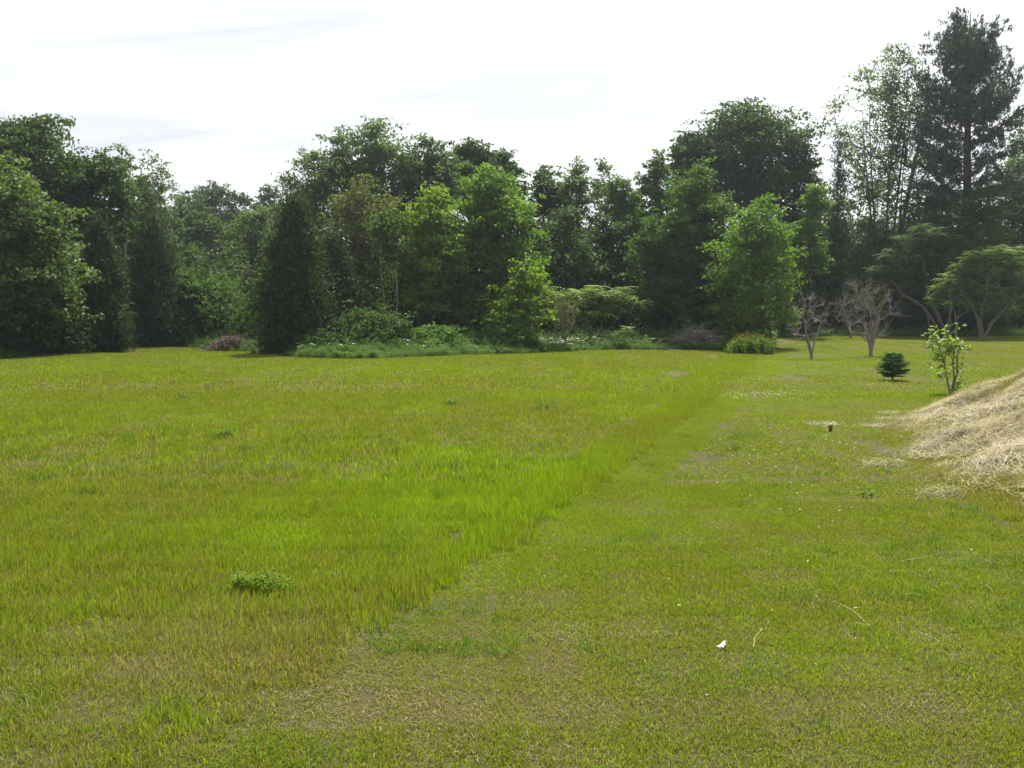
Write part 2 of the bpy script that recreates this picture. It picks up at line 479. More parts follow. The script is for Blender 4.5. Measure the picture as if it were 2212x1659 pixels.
def do_grass(tag, y0, y1, cell, cl, ct, seed):
    X, Y, r = field_points(y0, y1, cell, seed)
    k = (Y < edge_depth(X, Y) + 1.2)
    db = np.abs(X - bnd(Y))
    half = np.where(Y < 9, 0.31, np.where(Y < 20, 0.58, 1.25))
    k &= (db < half + 0.06) if 'strip' in tag else (db > half)
    k &= ~((X - toe(Y) > 0.15) & (Y < 23))
    X, Y = X[k], Y[k]
    s = X - toe(Y)
    onm = s > 0.0
    lush, dry = lush_at(X, Y), dry_at(X, Y)
    dry = np.where(onm, np.clip(0.45 + 0.3 * smooth_noise(X, Y, 1.4, 15), 0.2, .9), dry)
    dry = np.where((s > -1.6) & ~onm & (Y > 6), np.maximum(dry, 0.22 + 0.25 * smooth_noise(X, Y, 2.2, 19)), dry)
    dry *= 1 - 0.55 * sstep(14, 30, Y); dry = np.where(Y > 9, np.minimum(dry, .42), dry)
    meadow = X < bnd(Y) + 0.04 * np.sin(1.3 * Y) + 0.02 * np.sin(5 * Y) + r.uniform(-.04, .04, len(Y))
    hm = (0.44 + 0.36 * sstep(3.4, 5.5, Y)) * (1 + 0.30 * smooth_noise(X, Y, 1.3, 21)) + 0.38 * lush
    hl = 0.80 + 0.30 * smooth_noise(X, Y, 1.6, 23)
    hl = hl * (1 - 0.5 * np.clip(dry - .2, 0, .6)); hm = hm * (1 - 0.6 * np.clip(dry - .2, 0, .6))
    for nm, mask, coll, hh, ni in (('meadow_grass', meadow, ct, hm, len(ct.objects)), ('lawn_grass', ~meadow, cl, hl, len(cl.objects))):
        q = mask
        n = q.sum()
        x, y = X[q], Y[q]
        P = np.stack([x, y, zs(x, y)], -1)
        rot = tilt(x, y, r.integers(0, 4, n) * (math.pi / 2) + r.uniform(-.12, .12, n))
        w = r.uniform(0.98, 1.12, n)
        hq = hh[q] * r.uniform(0.75, 1.2, n)
        if 'strip' in tag: hq = hq * (1.2 if nm == 'meadow_grass' else .7) if tag == 'strip' else hq * (1.05 if nm == 'meadow_grass' else .85)
        scl = np.stack([w, w, hq], -1)
        lu = lush[q] + (0.06 if nm == 'meadow_grass' else 0.12)
        scatter(nm, coll, P, rot, scl, r.integers(0, ni, n), {'lush': lu, 'dry': np.clip(dry[q] + (0.10 - 0.35 * lush[q] if nm == 'meadow_grass' else 0), 0.02, .8)},
                label='tall unmown grass of the meadow' if nm == 'meadow_grass' else 'short mown grass of the lawn')
do_grass('near', 2.2, 9.0, 0.50, coll_n, tall_n, 31)
do_grass('mid', 9.0, 20.0, 0.96, coll_m, tall_m, 32)
do_grass('strip', 2.2, 20.0, 0.17, coll_s, tall_s, 34)
do_grass('far_strip', 20.0, 46.0, 0.46, coll_t, tall_t, 35)
do_grass('far', 20.0, 64.0, 2.05, coll_f, tall_f, 33)

TUF = leafmat('coarse_grass_tufts', (0.045, 0.098, 0.014), (0.125, 0.200, 0.024), trans=.45, tint=(1.3, 1.35, .5))
tu = []
for i in range(6):
    V, T, a_, c_ = blades(46 + 14 * i, .16 + .02 * i, .05, .13, .0046, .55, 800 + i)
    tu.append(mesh_np(f'tuft_{i}', V, T, TUF, {'rnd': ('FACE', a_)}))
tuc = source_collection('coarse_tufts', tu)
x, y, r = field_points(2.3, 13.0, .21, 61)
cl = smooth_noise(x, y, 1.9, 63) + .6 * smooth_noise(x, y, 5.0, 65) + .9 * spots([(400, 1600, 110, 50, 1), (150, 1560, 120, 60, .6), (560, 1540, 90, 40, .6), (1600, 1480, 240, 90, .8), (1480, 1420, 120, 50, .5), (2130, 1200, 120, 90, .7), (1000, 1200, 130, 60, .5), (1750, 1620, 200, 60, .5), (1280, 1560, 60, 50, .5)], x, y)
k = (r.random(len(x)) < np.clip(.10 + .42 * cl, .02, .75)) & (x < toe(y) - .1) & (dry_at(x, y) < .42); x, y = x[k], y[k]; n = len(x)
hs = np.where(x < bnd(y), 1.0, .55) * r.uniform(.6, 1.15, n) * np.where(y < 4.2, .8, 1)
scatter('coarse_grass', tuc, np.stack([x, y, zs(x, y)], -1), tilt(x, y, r.uniform(0, 6.28, n)), np.stack([np.ones(n), np.ones(n), hs], -1), r.integers(0, 6, n), {}, label='darker coarse grass tufts dotted through the turf')
x, y, r = field_points(6.0, 21.0, .19, 37, 3.0)
k = (x - toe(y) > -.05) & (x - toe(y) < 8); x, y = x[k], y[k]; n = len(x)
hh = np.clip(.9 + .7 * smooth_noise(x, y, 2.4, 39), .35, 1.8) * r.uniform(.7, 1.3, n)
scatter('mound_grass', tall_s, np.stack([x, y, zs(x, y) - .01], -1), tilt(x, y), np.stack([np.ones(n), np.ones(n), hh * .8], -1), r.integers(0, 5, n),
        {'lush': np.clip(.1 + .25 * smooth_noise(x, y, 1.5, 41), 0, 1), 'dry': np.clip(.50 + .35 * smooth_noise(x, y, 1.7, 43), .15, .9)}, label='thin half dry grass growing on the mound')

# ------------------------------------------------------------------ trees: generators
def tubes(A, B, ra, rb, n=5):
    """tapered tubes from A to B"""
    A = np.asarray(A); B = np.asarray(B)
    d = norm(B - A)
    up = np.where(np.abs(d[:, 2:3]) > 0.9, np.array([[1., 0, 0]]), np.array([[0, 0, 1.]]))
    u = norm(np.cross(d, up)); v = np.cross(d, u)
    a = np.arange(n) * 2 * np.pi / n
    ring = u[:, None] * np.cos(a)[None, :, None] + v[:, None] * np.sin(a)[None, :, None]
    VA = A[:, None] + ring * np.asarray(ra)[:, None, None]
    VB = B[:, None] + ring * np.asarray(rb)[:, None, None]
    V = np.concatenate([VA, VB], 1).reshape(-1, 3)
    i = np.arange(n); j = (i + 1) % n
    q = np.stack([i, j, j + n, i + n], -1)
    Q = (np.arange(len(A))[:, None, None] * 2 * n + q[None]).reshape(-1, 4)
    return V, Q

def leaves(C, Nn, l, w, r, T=None, fold=0.25):
    """kite-shaped folded leaves at C facing Nn"""
    n = len(C)
    Nn = norm(Nn)
    t = r.normal(size=(n, 3)) if T is None else T + r.normal(0, 0.35, (n, 3))
    t = norm(t - (t * Nn).sum(-1, keepdims=True) * Nn)
    b = np.cross(Nn, t)
    ll = (l * r.uniform(0.65, 1.3, n))[:, None]; ww = (w * r.uniform(0.65, 1.3, n))[:, None]
    m = C - t * ll * 0.05
    up = Nn * ww * fold
    V = np.stack([C - t * ll * 0.5, m - b * ww * 0.5 + up, C + t * ll * 0.5, m + b * ww * 0.5 + up], 1).reshape(-1, 3)
    Q = np.arange(n)[:, None] * 4 + np.arange(4)[None]
    return V, Q

PROF = {
 'round': lambda t: np.sqrt(np.clip(1 - (2 * t - 1) ** 2, 0, 1)) ** 0.85,
 'oval':  lambda t: np.clip(np.sin(np.pi * np.clip(t, 0, 1) ** 0.8), 0, 1) ** 0.6,
 'dome':  lambda t: np.where(t < 0.35, 0.75 + 0.7 * t, np.sqrt(np.clip(1 - ((t - 0.35) / 0.65) ** 2, 0, 1))),
 'vase':  lambda t: np.clip(0.25 + 1.1 * t, 0, 1) * np.sqrt(np.clip(1 - ((t - 0.6) / 0.4).clip(0) ** 2, 0, 1)),
 'cone':  lambda t: np.clip(1 - t, 0.0, 1) ** 0.75 * np.clip(0.72 + 2.2 * t, 0, 1),
 'spire': lambda t: np.clip(1 - t, 0.0, 1) ** 1.05 * np.clip(0.6 + 3 * t, 0, 1),
 'bell':  lambda t: np.clip(1 - t ** 1.7, 0, 1) * np.clip(0.8 + 1.2 * t, 0, 1),
}

def skeleton(cent, trunks, r, tip_r, steps=3, sag=0.12):
    """grow limbs from trunk polylines to every clump centre; returns nodes, parents, is_trunk"""
    nodes, par, trk = [], [], []
    for tr in trunks:
        for k, p in enumerate(tr):
            par.append(len(nodes) - 1 if k else -1); nodes.append(p); trk.append(True)
    nodes = [np.asarray(p, float) for p in nodes]
    top = max(p[2] for p in nodes)
    ax = trunks[0]
    order = np.argsort([np.linalg.norm(c[:2] - np.array([np.interp(c[2], [p[2] for p in ax], [p[i] for p in ax]) for i in (0, 1)])) for c in cent])
    ends = []
    for ci in order:
        c = cent[ci]
        P = np.array(nodes)
        d = P - c
        h = np.linalg.norm(d[:, :2], axis=1)
        cost = np.linalg.norm(d, axis=1) + 1.6 * np.clip(d[:, 2] + 0.45 * h, 0, None) + 1e3 * (P[:, 2] < 0.14 * top) * (h > 0.2)
        b = int(np.argmin(cost)); a = P[b]
        L = np.linalg.norm(c - a)
        last = b
        for s in range(1, steps + 1):
            t = s / steps
            p = a + (c - a) * t
            p = p + np.array([0, 0, -sag * L * math.sin(math.pi * t) * 0.6]) + (r.normal(0, 0.05 * L, 3) if s < steps else 0)
            nodes.append(p); par.append(last); trk.append(False); last = len(nodes) - 1
        ends.append(last)
    n = len(nodes)
    rad = np.zeros(n); acc = np.zeros(n)
    for e in ends: acc[e] += tip_r ** 2.3
    for i in range(n - 1, -1, -1):
        acc[i] = max(acc[i], tip_r ** 2.3)
        rad[i] = acc[i] ** (1 / 2.3)
        if par[i] >= 0: acc[par[i]] += acc[i]
    return np.array(nodes), np.array(par), np.array(trk), rad

def skel_mesh(nodes, par, rad, sel, n=5, flare=None):
    i = np.where(sel & (par >= 0))[0]
    p = par[i]
    ra = np.minimum(rad[p], rad[i] * 1.35)
    return tubes(nodes[p], nodes[i], ra, rad[i], n)

def make_trunk(H, frac, lean, wob, r, k=7, off=(0, 0), spread=(0, 0)):
    out = []
    ph = r.uniform(0, 6.28, 2)
    for i in range(k + 1):
        t = i / k
        out.append(np.array([off[0] + lean[0] * t + spread[0] * t ** 0.8 + wob * math.sin(3.1 * t + ph[0]) * t,
                             off[1] + lean[1] * t + spread[1] * t ** 0.8 + wob * math.sin(2.7 * t + ph[1]) * t, H * frac * t - (0.15 if i == 0 else 0)]))
    return out

ALL = []
def deciduous(label, xd, Y, top, hw, cb, kind='round', leaf='mid', n=15000, K=70, ll=0.22, lw=0.13, bark='dark', rt=0.16, stems=1,
              sparse=1.0, lean=0.0, seed=1, name='deciduous_tree', cat='tree', wob=0.25, frac=0.82, group=None, flat=0.72, depth=0.85, droop=0.0, nside=5, crad=1.0, shell=0.55, twig=0.012, rug=0.28):
    r = np.random.default_rng(seed * 17 + 3)
    base = at(xd, 730, Y)
    gx, gy = base[0], Y
    gz = float(zg(gx, gy))
    H = at(xd, top, Y)[2] - gz
    zb = max(at(xd, cb, Y)[2] - gz, 0.02 * H)
    Rw = hw / F * Y * (1.1 if hw > 38 else 1.0)
    # clump centres in the crown envelope
    pf = PROF[kind]
    cen = []
    K = int(K * 1.7)
    tt = r.random(K * 8); rr = r.random(K * 8); az = r.uniform(0, 2 * np.pi, K * 8); acc = r.random(K * 8)
    ctop = H
    for t, q, a, u in zip(tt, rr, az, acc):
        w = float(pf(np.array(t)))
        if u > w ** 1.3: continue
        rad = w * (shell + (1 - shell) * q ** 0.6) * (0.9 if q > 0.3 else q * 2.5)
        # uneven outline
        lob = 1 + 0.15 * math.sin(3 * a + 5 * t + seed) + 0.14 * math.sin(4 * a - 13 * t + 2 * seed) + rug * (u / max(w, .2) - .45)
        cen.append((Rw * rad * lob * math.cos(a), Rw * depth * rad * lob * math.sin(a), zb + (ctop - zb) * t))
        if len(cen) >= K: break
    cen = np.array(cen); cen[:, 0] += lean * (cen[:, 2] / H) ** 1.2
    cr = crad * 0.235 * Rw * r.uniform(0.5, 1.3, len(cen)) + 0.14
    cen[:, 2] = np.minimum(cen[:, 2], H - 0.45 * cr * flat)
    # trunks
    tr = []
    for s in range(stems):
        if stems == 1: tr.append(make_trunk(H, frac, (lean, 0), wob, r))
        else:
            a = 2 * math.pi * s / stems + r.uniform(-.4, .4)
            sp = Rw * r.uniform(0.25, 0.55)
            tr.append(make_trunk(H, frac * r.uniform(0.8, 1.0), (lean, 0), wob, r, off=(0.12 * math.cos(a), 0.12 * math.sin(a)), spread=(sp * math.cos(a), sp * math.sin(a))))
    nodes, par, trk, rad = skeleton(cen, tr, r, twig)
    sc = rt / max(rad[0], 1e-3)
    rad = np.where(trk, rad * sc, np.maximum(rad * (0.35 + 0.65 * sc), twig))
    hz_ = nodes[:, 2]
    rad = np.where(trk & (hz_ < 0.05), rad * 1.35, rad)
    root = empty(name, (gx, gy, gz), label, cat, group)
    V, Q = skel_mesh(nodes, par, rad, trk, 8)
    obj('trunk', mesh_np('trunk', V, Q, BK[bark], smooth=True), root)
    V, Q = skel_mesh(nodes, par, rad, ~trk, nside)
    obj('limbs', mesh_np('limbs', V, Q, BK[bark], smooth=True), root)
    # leaves
    wgt = cr ** 2.2; cnt = r.multinomial(int(n * sparse), wgt / wgt.sum())
    ci = np.repeat(np.arange(len(cen)), cnt)
    m = len(ci)
    dr = norm(r.normal(size=(m, 3)))
    q = r.random(m) ** 0.45
    off = dr * (q * cr[ci])[:, None] * np.array([1.15, 1.15, flat])
    off[:, 2] -= droop * cr[ci] * r.random(m) * 1.5
    # sub-clumps (leaf sprays) give grain inside a clump
    sub = r.normal(0, 1, (len(cen), 9, 3)) * (cr[:, None, None] * 0.62) * np.array([1.1, 1.1, 0.62])
    pick = r.random(m) < 0.72
    off2 = sub[ci, r.integers(0, 9, m)] + r.normal(0, 1, (m, 3)) * (cr[ci] * 0.22)[:, None] * np.array([1.2, 1.2, 0.45])
    off = np.where(pick[:, None], off2, off)
    C = cen[ci] + off
    # loose leaves between neighbouring clumps
    lo = r.random(m) < (0.22 if sparse >= 1 and n > 6000 else 0.08)
    C2 = cen[ci] + (cen[r.permutation(ci)] - cen[ci]) * (r.random(m) * 0.45)[:, None] + r.normal(0, 0.15, (m, 3))
    C = np.where(lo[:, None], C2, C)
    C[:, 2] = np.maximum(C[:, 2], 0.12 + 0.4 * r.random(m))
    Nn = r.normal(0, 0.75, (m, 3)) + norm(off) * 0.5 + np.array([0, 0, 0.75])
    V, Q = leaves(C, Nn, ll, lw, r)
    tone = r.random(len(cen))
    obj('crown', mesh_np('crown', V, Q, LM[leaf], {'rnd': ('FACE', np.clip(0.45 * tone[ci] + 0.6 * r.random(m) - 0.03, 0, 1))}), root)
    return root

def cedar(label, xd, Y, top, hw, cb, kind='cone', leaf='cedar', n=16000, seed=1, ll=0.26, lw=0.085, name='cedar_tree', cat='tree', group=None, rt=0.16, depth=0.9, rough=0.20):
    r = np.random.default_rng(seed * 31 + 5)
    gx = at(xd, 730, Y)[0]; gz = float(zg(gx, Y))
    H = at(xd, top, Y)[2] - gz
    zb = max(at(xd, cb, Y)[2] - gz, 0.1)
    Rw = hw / F * Y
    root = empty(name, (gx, Y, gz), label, cat, group)
    tr = make_trunk(H, 0.97, (0, 0), 0.12, r, 9)
    A = np.array(tr[:-1]); B = np.array(tr[1:])
    rd = rt * (1 - np.linspace(0, 0.97, 10))
    V, Q = tubes(A, B, rd[:-1], rd[1:], 8)
    obj('trunk', mesh_np('trunk', V, Q, BK['dark'], smooth=True), root)
    # boughs: many short upswept sprays hung on a conical shell
    K = 420
    t = 1 - np.sqrt(r.random(K)); t = np.clip(t * 1.02, 0, 0.995)
    az = r.uniform(0, 2 * np.pi, K)
    lob = 1 + rough * np.sin(4 * az + 9 * t + seed) + rough * r.normal(0, 0.8, K)
    rad = Rw * PROF[kind](t) * lob * r.uniform(0.72, 1.05, K)
    C0 = np.stack([rad * np.cos(az), rad * depth * np.sin(az), zb + (H - zb) * t], -1)
    ax = np.stack([np.zeros(K), np.zeros(K), np.maximum(C0[:, 2] - 0.25 * rad, 0.05)], -1)
    V, Q = tubes(ax, C0, np.full(K, 0.02), np.full(K, 0.006), 3)
    obj('limbs', mesh_np('limbs', V, Q, BK['dark']), root)
    ci = r.integers(0, K, n)
    s = r.random(n) ** 0.5
    size = (0.20 * Rw + 0.15)
    C = ax[ci] + (C0[ci] - ax[ci]) * (0.35 + 0.65 * s)[:, None] + r.normal(0, 1, (n, 3)) * size * np.array([0.55, 0.55, 0.7])
    C[:, 2] = np.clip(C[:, 2], 0.05, None)
    out = norm(C0[ci] - ax[ci])
    T = out * 0.8 + np.array([0, 0, 0.9])
    Nn = r.normal(0, 0.9, (n, 3)) + out * 0.6
    V, Q = leaves(C, Nn, ll, lw, r, T=T, fold=0.1)
    tone = r.random(K)
    obj('crown', mesh_np('crown', V, Q, LM[leaf], {'rnd': ('FACE', np.clip(0.4 * tone[ci] + 0.6 * r.random(n), 0, 1))}), root)
    return root
# ------------------------------------------------------------------ trees: the wood, from left to right
D, CE = deciduous, cedar
# left corner
D('tall broad oak with rounded crown rising highest in the top left corner', 85, 50, 262, 112, 520, 'round', 'dark', 24000, 80, seed=1, rt=0.24, ll=.24, lw=.15, stems=2, shell=.6, sparse=.85)
D('leafy maple with glossy lit leaf sprays at the far left edge of the field', 50, 39, 345, 112, 745, 'oval', 'maple', 30000, 120, seed=2, rt=0.18, ll=.19, lw=.13, crad=.8)
D('dark oak stepping down between the rounded left oak and the thin poplar', 212, 49, 326, 72, 600, 'round', 'dark', 17000, 60, seed=3, rt=0.2, ll=.23, lw=.14)
D('dark oak cut off by the left picture edge', -55, 46, 330, 75, 640, 'oval', 'dark', 12000, 50, seed=4, ll=.24, lw=.15)
D('thin sparse poplar top poking into the sky beside the left oaks', 272, 58, 302, 30, 450, 'oval', 'pale', 1500, 34, seed=5, rt=0.09, ll=.20, lw=.13, bark='grey', crad=.75, name='poplar_tree')
D('sparse airy ash with pale trunk above the two brown cedars', 352, 60, 308, 46, 560, 'oval', 'pale', 2600, 48, seed=6, rt=0.11, ll=.21, lw=.13, bark='pale', crad=.7, name='ash_tree')
D('dark rounded tree filling in behind the airy ash', 318, 62, 372, 52, 640, 'oval', 'dark', 12000, 46, seed=7, ll=.26, lw=.16)
CE('brown-green cedar standing next to the glossy maple at the left', 222, 43.5, 470, 58, 768, 'bell', n=17000, seed=8)
CE('wide brown-green cedar left of the small rounded bush', 335, 50, 452, 70, 750, 'bell', n=19000, seed=9)
CE('dark low cedar under the dark oak at the left edge', 130, 41, 560, 60, 770, 'bell', n=12000, seed=10)
CE('dark low cedar in the bottom left corner of the wood', -10, 38, 600, 70, 775, 'bell', n=12000, seed=110)
# the far wood seen through the gap
for i, (x, t, hw, yy, lb) in enumerate([
    (400, 398, 50, 92, 'hazy far tree just right of the airy ash'), (462, 396, 46, 98, 'hazy far tree with the highest top in the gap of the wood'),
    (520, 412, 44, 95, 'hazy far tree in the middle of the gap in the wood'), (585, 404, 42, 100, 'hazy far tree with a ragged top near the big dark cedar'),
    (640, 410, 50, 96, 'hazy far tree partly behind the big dark cedar'), (440, 462, 60, 82, 'dark tree below the hazy far tops in the gap'),
    (530, 470, 62, 84, 'second dark tree low in the gap of the wood')]):
    D(lb, x, yy, t, hw, 650, 'round', 'far' if i < 5 else 'dark', 13000, 60, seed=20 + i, ll=.32, lw=.2, rt=.2, group='far trees in the gap')
D('slender light green tree with pale forked trunk in the gap', 560, 66, 455, 56, 585, 'round', 'pale', 8000, 40, seed=28, rt=.10, bark='pale', stems=2, ll=.22, lw=.13)
CE('small brownish conifer low in the gap of the wood', 462, 59, 535, 36, 720, 'spire', n=6000, seed=29, leaf='brown')
CE('small brownish conifer beside the big dark cedar', 540, 54, 585, 36, 740, 'spire', n=6000, seed=30, leaf='brown')
D('low rounded light green bush behind the brown brush pile', 464, 52, 606, 58, 735, 'dome', 'mid', 9000, 44, seed=31, rt=.07, stems=3, ll=.18, lw=.11, name='bush', cat='bush')
D('narrow light green bush against the wide brown-green cedar', 408, 51, 575, 30, 748, 'oval', 'mid', 5000, 26, seed=32, rt=.05, stems=2, ll=.18, lw=.11, name='bush', cat='bush')
D('little yellow-green sapling top beside the big dark cedar', 578, 54, 578, 24, 660, 'round', 'yellow', 2200, 18, seed=33, rt=.04, ll=.17, lw=.11, name='sapling', cat='sapling')
# centre left
CE('tallest darkest cedar at the corner of the field left of centre', 640, 40.5, 418, 84, 772, 'bell', n=26000, seed=34, rough=.10)
CE('dark cedar shoulder to the right of the tallest cedar', 722, 44, 500, 64, 765, 'bell', n=15000, seed=35)
D('feathery pale tree leaning out above the tallest dark cedar', 684, 55, 328, 62, 520, 'round', 'pale', 9500, 60, seed=36, rt=.14, droop=.5, ll=.22, lw=.10, name='willow_tree', bark='grey')
D('tall pale green tree with the highest top left of centre', 805, 57, 264, 84, 520, 'oval', 'pale', 19000, 74, seed=37, rt=.2, ll=.24, lw=.14, bark='grey')
D('thin airy crown between the feathery tree and the tall pale tree', 735, 56, 285, 40, 450, 'oval', 'pale', 3200, 40, seed=38, rt=.1, ll=.2, lw=.12, bark='grey')
D('olive-brown tree with bare twiggy middle and straight grey trunk', 785, 48, 378, 78, 600, 'dome', 'olive', 7000, 70, seed=39, rt=.13, ll=.19, lw=.12, bark='grey', wob=.1)
D('slim forked sapling with two bare pale stems above the elder bush', 845, 45, 455, 34, 570, 'vase', 'mid', 1700, 24, seed=40, rt=.05, bark='grey', stems=2, ll=.18, lw=.12, name='sapling', cat='sapling')
D('pale green tree right of the tall pale tree', 925, 58, 290, 60, 500, 'oval', 'pale', 14000, 56, seed=41, rt=.17, ll=.24, lw=.15)
D('dark blue-green oak top showing behind the centre trees', 1018, 64, 300, 44, 470, 'round', 'dark', 10000, 40, seed=42, rt=.18, ll=.26, lw=.16)
D('dark oak shoulder sloping down right of the blue-green oak top', 1082, 65, 326, 42, 500, 'round', 'dark', 9000, 36, seed=43, rt=.16, ll=.26, lw=.16)
D('yellow-green leafy tree standing brightest in the middle of the wood edge', 932, 46, 398, 72, 700, 'oval', 'yellow', 17000, 76, seed=44, rt=.12, ll=.19, lw=.12, stems=2)
D('full light green tree right of the bright yellow-green tree', 1062, 48, 358, 84, 660, 'dome', 'bright', 23000, 84, seed=45, rt=.15, ll=.2, lw=.13, stems=3)
D('layered yellow-green maple sapling at the foot of the light green tree', 1122, 44, 566, 56, 740, 'dome', 'yellow', 6500, 46, seed=46, rt=.06, ll=.19, lw=.13, flat=.36, rug=.6, name='sapling', cat='sapling')
D('dark green understory tree below the yellow-green tree', 885, 48.5, 560, 62, 745, 'oval', 'mid', 9000, 44, seed=47, rt=.08, ll=.19, lw=.12)
D('dark green understory tree below the light green tree', 1010, 46, 600, 56, 755, 'oval', 'mid', 8500, 44, seed=48, rt=.07, ll=.18, lw=.12)
D('rounded shaded elder bush at the field edge below the slim forked sapling', 800, 41, 672, 76, 768, 'dome', 'dark', 10000, 50, seed=49, rt=.05, stems=4, ll=.17, lw=.11, name='bush', cat='bush')  # dark leaf tone paints in the shade this bush stands in
D('small elder bush spilling out beside the tallest dark cedar', 700, 39, 722, 42, 772, 'dome', 'dark', 3500, 24, seed=50, rt=.04, stems=3, ll=.15, lw=.10, name='bush', cat='bush')
D('dim bush under the bright yellow-green tree', 935, 41.5, 700, 52, 768, 'dome', 'mid', 4500, 30, seed=51, rt=.04, stems=3, ll=.16, lw=.10, name='bush', cat='bush')
D('light bush at the foot of the layered maple sapling', 1085, 43, 668, 48, 764, 'dome', 'bright', 5000, 34, seed=52, rt=.04, stems=3, ll=.16, lw=.10, name='bush', cat='bush')
# centre right
D('dark round-topped tree just right of the full light green tree', 1178, 60, 368, 56, 600, 'oval', 'dark', 13000, 52, seed=53, rt=.17, ll=.24, lw=.15)
D('sparse feathery tree with see-through top right of centre', 1250, 58, 334, 46, 560, 'oval', 'pale', 5600, 54, seed=54, rt=.12, ll=.22, lw=.12, crad=.75)
D('wispy tall shoots rising beside the see-through feathery tree', 1306, 60, 324, 24, 480, 'oval', 'pale', 1400, 26, seed=55, rt=.07, ll=.2, lw=.11, crad=.8)
D('mid green tree in the dip of the tree line right of centre', 1345, 57, 384, 50, 620, 'oval', 'mid', 11000, 48, seed=56, rt=.13, ll=.23, lw=.14)
D('pale green tree with narrow pointed top left of the big round oak', 1416, 59, 324, 42, 560, 'oval', 'pale', 8500, 44, seed=57, rt=.13, ll=.23, lw=.14)
D('deep shaded tree behind the sumac thicket', 1222, 54, 450, 72, 720, 'oval', 'dark', 13000, 54, seed=58, rt=.15, ll=.22, lw=.14)
D('deep shaded tree behind the right end of the sumac thicket', 1318, 55, 455, 66, 725, 'oval', 'dark', 12000, 50, seed=59, rt=.15, ll=.22, lw=.14)
D('shaded green tree above the grey heap of dead branches', 1420, 51, 460, 66, 720, 'oval', 'mid', 13000, 54, seed=60, rt=.13, ll=.21, lw=.13)
D('leafy green tree in front of the big round oak', 1508, 50, 350, 74, 690, 'oval', 'mid', 19000, 74, seed=61, rt=.16, ll=.21, lw=.13)
D('big round oak standing high above its neighbours right of centre', 1612, 65, 224, 104, 480, 'round', 'dark', 24000, 84, seed=62, rt=.28, ll=.26, lw=.17, stems=3, shell=.6)
D('oak shoulder against the left side of the big round oak', 1490, 63, 288, 46, 480, 'round', 'dark', 9500, 40, seed=63, rt=.17, ll=.25, lw=.16)
D('oak shoulder against the right side of the big round oak', 1716, 64, 304, 50, 600, 'round', 'dark', 10000, 44, seed=64, rt=.18, ll=.25, lw=.16)
D('bright conical birch standing out in front of the wood right of centre', 1628, 46, 418, 84, 735, 'oval', 'bright', 17000, 110, seed=65, rt=.12, ll=.16, lw=.11, name='birch_tree', frac=.96, crad=.62, bark='grey', rug=.4, flat=.6)
D('shaded low tree behind the bright conical birch', 1560, 50, 560, 70, 740, 'oval', 'dark', 9000, 44, seed=66, rt=.1, ll=.2, lw=.13)
# right
CE('brownish spire conifer left of the open-crowned ash', 1802, 68, 282, 44, 720, 'spire', leaf='brown', n=11000, seed=67, rough=.22)
CE('great dark cedar behind the two bare fruit trees', 1792, 65, 440, 104, 738, 'bell', n=24000, seed=68)
CE('lower dark cedar at the right end of the bare fruit trees', 1905, 66, 470, 70, 738, 'bell', n=14000, seed=69)
D('small light green tree in the notch beside the big round oak', 1748, 57, 392, 36, 600, 'oval', 'bright', 6000, 34, seed=70, rt=.08, ll=.2, lw=.12)
D('tall open-crowned ash with many bare upright stems near the pine', 1912, 67, 98, 110, 450, 'oval', 'pale', 11500, 190, seed=71, rt=.15, ll=.24, lw=.13, stems=6, crad=.40, shell=.3, rug=.4, name='ash_tree', frac=.93, wob=.5, twig=.02)
D('green tree filling the gap under the open-crowned ash', 1880, 71, 385, 72, 680, 'oval', 'mid', 15000, 50, seed=72, rt=.12, ll=.23, lw=.14)
D('dense dark tree at the foot of the tall pine', 2010, 63, 395, 84, 720, 'dome', 'dark', 16000, 60, seed=73, rt=.15, ll=.24, lw=.15)
D('dense dark tree cut by the right picture edge below the pine', 2180, 67, 330, 92, 720, 'oval', 'dark', 20000, 70, seed=74, rt=.2, ll=.24, lw=.15)
D('mid green tree top beside the pine at the right picture edge', 2208, 75, 236, 60, 520, 'round', 'mid', 10000, 46, seed=75, rt=.17, ll=.26, lw=.16)
D('dark shaded tree behind the sumac with the leaning stem', 2085, 61, 402, 88, 730, 'dome', 'dark', 17000, 50, seed=77, rt=.12, ll=.24, lw=.15)

# undergrowth that closes the foot of the wood: one leafy mass
def undergrowth():
    r = np.random.default_rng(77)
    n = 125000
    xd = r.uniform(-150, 2450, n)
    ex = np.interp(xd, ED_X, ED_Y)
    dep = ex + 3.5 + r.random(n) ** 0.8 * 15 + 4 * (xd > 640) * (xd < 1690)
    x = (xd - CX) / F * dep
    lump = 3.4 + 1.3 * np.sin(x * 0.9) + 0.9 * np.sin(x * 2.3 + 1 + dep * .5)
    h = np.clip(lump + 0.14 * (dep - ex), 1.4, 8.0)
    z = zg(x, dep) + h * r.random(n) ** 1.35
    C = np.stack([x, dep, z], -1)
    V, Q = leaves(C, r.normal(0, .8, (n, 3)) + np.array([0, -.2, .6]), 0.25, 0.17, r)
    o = obj('undergrowth', mesh_np('undergrowth', V, Q, LM['dark'], {'rnd': ('FACE', r.random(n) * .8)}))
    o['kind'] = 'stuff'; o['label'] = 'dark leafy undergrowth inside the wood'
undergrowth()

